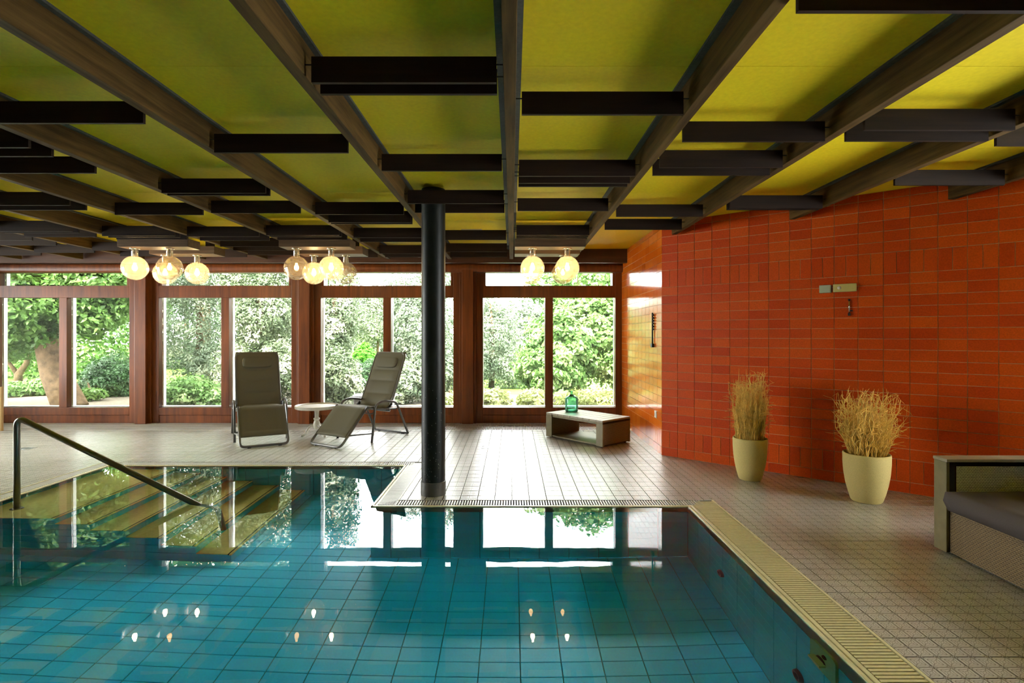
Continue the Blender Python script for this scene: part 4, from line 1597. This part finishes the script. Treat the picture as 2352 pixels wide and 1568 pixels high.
# big leaning tree seen through the leftmost bay
tk = [at(165, 940, 11.6), at(128, 860, 11.6), at(108, 790, 11.6), at(95, 700, 11.6), at(80, 560, 11.7), at(60, 420, 11.9)]
br1 = [at(108, 790, 11.6), at(60, 760, 11.3), at(-20, 720, 11.0), at(-120, 640, 10.8)]
br2 = [at(98, 720, 11.6), at(160, 640, 11.8), at(240, 560, 12.0), at(320, 470, 12.2)]
plant('big_tree', 'large leaning tree with a thick brown trunk outside the leftmost bay', 'tree',
      [blob(20, 700, 11.0, 260, 210, 6400, .9), blob(90, 560, 11.8, 330, 260, 5400, 1.4), blob(-110, 640, 11, 300, 300, 3600), blob(230, 640, 11.6, 210, 210, 5000, .9),
       blob(200, 720, 11.2, 120, 120, 1100), blob(100, 360, 12, 520, 330, 4200), blob(330, 470, 12.2, 340, 330, 3600), blob(20, 800, 11.8, 120, 60, 500)],
      0.115, 'green', [(tk, [.32, .27, .22, .2, .17, .12]), (br1, [.13, .10, .08, .05]), (br2, [.12, .1, .07, .05])], G1, aspect=0.55, tr=.3)
sk = [at(42, 900, 15.5), at(42, 860, 15.5), at(60, 835, 15.5), at(75, 800, 15.5)]
plant('small_tree', 'slender forked tree far behind the big trunk', 'tree', [blob(45, 750, 15.5, 190, 110, 2600), blob(110, 800, 15.8, 90, 70, 700)], 0.13, 'green',
      [(sk, [.12, .10, .07, .04]), ([at(42, 862, 15.5), at(22, 835, 15.5), at(10, 800, 15.5)], [.07, .05, .03])], G1, tr=.1)
plant('dark_hedge_shrub', 'dense dark rounded shrub right of the big trunk', 'shrub', [blob(258, 870, 14, 120, 110, 5200), blob(215, 890, 13.6, 70, 70, 1500)], 0.075, 'dark', None, G3)
plant('low_green_shrub', 'low bright green shrub left of the big trunk', 'shrub', [blob(95, 890, 14.2, 90, 40, 1600), blob(20, 895, 13.8, 90, 36, 1200)], 0.10, 'light', None, G3)
plant('low_green_shrub', 'low leafy plant on the gravel before the dark shrub', 'shrub', [blob(205, 905, 12.9, 70, 26, 600)], 0.09, 'green', None, G3)
# second bay
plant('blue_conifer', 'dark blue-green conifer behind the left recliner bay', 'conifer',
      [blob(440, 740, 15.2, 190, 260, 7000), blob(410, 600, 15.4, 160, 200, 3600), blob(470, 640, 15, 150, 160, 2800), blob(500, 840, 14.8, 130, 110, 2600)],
      0.085, 'grey', None, G2, aspect=0.4, lit_tips=.5, tr=.12)
plant('tall_green_tree', 'tall green tree towering behind the dark conifer', 'tree',
      [blob(480, 380, 18.5, 420, 420, 5200, 1.4), blob(330, 620, 18.4, 160, 300, 3000, 1.0), blob(600, 480, 18.5, 300, 300, 3200, 1.4)], 0.16, 'green', None, G1, tr=.2)
plant('light_shrub', 'light green flowering shrub low in the second bay', 'shrub', [blob(430, 905, 11.0, 130, 80, 2600), blob(490, 920, 10.8, 80, 50, 900), blob(395, 915, 10.8, 70, 50, 700)],
      0.075, 'light', None, G3, aspect=.6, lit_tips=.5)
plant('pale_lit_tip_conifer', 'bushy conifer with pale, sunlit-painted tips behind the left recliner', 'conifer',
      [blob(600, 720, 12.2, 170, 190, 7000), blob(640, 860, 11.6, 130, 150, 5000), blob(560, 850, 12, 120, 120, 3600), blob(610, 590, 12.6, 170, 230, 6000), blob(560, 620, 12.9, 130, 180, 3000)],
      0.075, 'conifer', None, G2, aspect=0.42, lit_tips=.75, tr=.1)
# third bay
plant('pale_lit_tip_conifer', 'bushy conifer with pale, sunlit-painted tips behind the round white table', 'conifer',
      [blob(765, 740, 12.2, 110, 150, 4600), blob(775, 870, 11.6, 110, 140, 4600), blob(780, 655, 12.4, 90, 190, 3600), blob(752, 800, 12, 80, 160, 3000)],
      0.075, 'conifer', None, G2, aspect=0.42, lit_tips=.8, tr=.1)
plant('lime_tree', 'small bright lime-green tree in the middle of the garden', 'tree', [blob(838, 818, 16, 52, 42, 2600), blob(838, 800, 16, 26, 26, 700)], 0.07, 'lime', None, G1)
plant('dark_hedge', 'dark clipped hedge under the lime-green tree', 'shrub', [blob(845, 865, 14.5, 110, 74, 4600)], 0.07, 'dark', None, G3)
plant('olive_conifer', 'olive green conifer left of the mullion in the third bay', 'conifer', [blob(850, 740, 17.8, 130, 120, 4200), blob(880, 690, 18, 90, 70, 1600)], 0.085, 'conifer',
      None, G2, aspect=.42, lit_tips=.35)
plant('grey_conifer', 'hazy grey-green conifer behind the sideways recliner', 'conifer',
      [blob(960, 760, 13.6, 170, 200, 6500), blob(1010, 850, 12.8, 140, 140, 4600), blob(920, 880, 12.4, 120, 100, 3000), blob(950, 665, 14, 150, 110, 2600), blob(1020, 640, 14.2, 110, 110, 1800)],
      0.08, 'grey', None, G2, aspect=.42, lit_tips=.6, tr=.1)
tr_ = thing('stone_trough', 'dark stone trough standing among the shrubs', 'trough', (*at(860, 905, 10.45)[:2], -0.13), 0.1)
tb2 = MB()
tb2.box(-.36, .36, -.2, .2, 0, .36)
tb2.build('trough_body', 'stone', tr_, bevel=.02)
box(-.39, .39, -.23, .23, .36, .42).build('trough_rim', 'stone', tr_, bevel=.015)
# fourth bay
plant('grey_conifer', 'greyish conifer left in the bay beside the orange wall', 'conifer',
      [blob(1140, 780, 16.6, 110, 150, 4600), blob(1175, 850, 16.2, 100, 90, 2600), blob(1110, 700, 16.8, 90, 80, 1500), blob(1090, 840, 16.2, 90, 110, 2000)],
      0.08, 'grey', None, G2, aspect=.42, lit_tips=.4, tr=.1)
plant('broadleaf_shrub', 'tall bright green broadleaf shrub behind the glass bottle', 'shrub',
      [blob(1290, 800, 12.8, 190, 190, 6000), blob(1380, 770, 13, 170, 200, 4600), blob(1250, 850, 12.2, 130, 100, 2400), blob(1330, 715, 13.2, 150, 110, 2200),
       blob(1450, 830, 12.6, 150, 180, 2600), blob(1350, 640, 13.4, 170, 90, 1500), blob(1260, 660, 13.4, 110, 70, 700)], 0.115, 'light', None, G3, aspect=.62, lit_tips=.4, tr=.07)
for k, (px, wp, lab) in enumerate(((1130, 84, 'low yellow-green shrub under the window left of the glass bottle'), (1222, 70, 'low yellow-green shrub just behind the glass bottle'),
                               (1365, 190, 'low yellow-green shrub right of the glass bottle'))):
    plant('yellow_shrub', lab, 'shrub', [blob(px, 922, 11 + .2 * k, wp, 56, 2400, .5)], 0.075, 'yellow', None, G3, lit_tips=.5)
plant('yellow_shrub', 'low yellow-green shrub seen right of the column', 'shrub', [blob(1035, 925, 11.1, 80, 46, 1500, .5)], 0.075, 'yellow', None, G3, lit_tips=.4)
# far background trees
far = [(-700, 560, 21, 620, 560, 'green'), (-250, 600, 26.5, 460, 520, 'dark'), (150, 640, 21, 420, 500, 'green'), (420, 640, 26.5, 380, 480, 'dark'),
       (690, 745, 21, 260, 190, 'grey'), (930, 752, 26.5, 280, 170, 'grey'), (1180, 765, 21, 260, 150, 'grey'), (1420, 760, 26.5, 260, 160, 'green'), (1700, 750, 21, 330, 180, 'green')]
fl_lab = ['far tree at the very left', 'far dark tree left of the big trunk', 'far green tree behind the big trunk', 'far dark tree behind the tall green tree',
          'far grey-green tree behind the round table', 'far grey-green tree behind the sideways recliner', 'far hazy tree in the bay beside the orange wall',
          'far tree behind the broadleaf shrub', 'far tree right of the broadleaf shrub']
for (px, py, Y, wp, hp, mt), lab in zip(far, fl_lab):
    plant('background_tree', lab, 'tree', [blob(px, py, Y, wp, hp, 4200, 1.5), blob(px + wp * .1, py + hp * .3, Y - .5, wp * .7, hp * .6, 2400, 1.5), blob(px - wp * .05, 880, Y - .5, wp * .9, 130, 2200, 1.5)],
          0.20, mt, None, 'background trees', tr=.15)
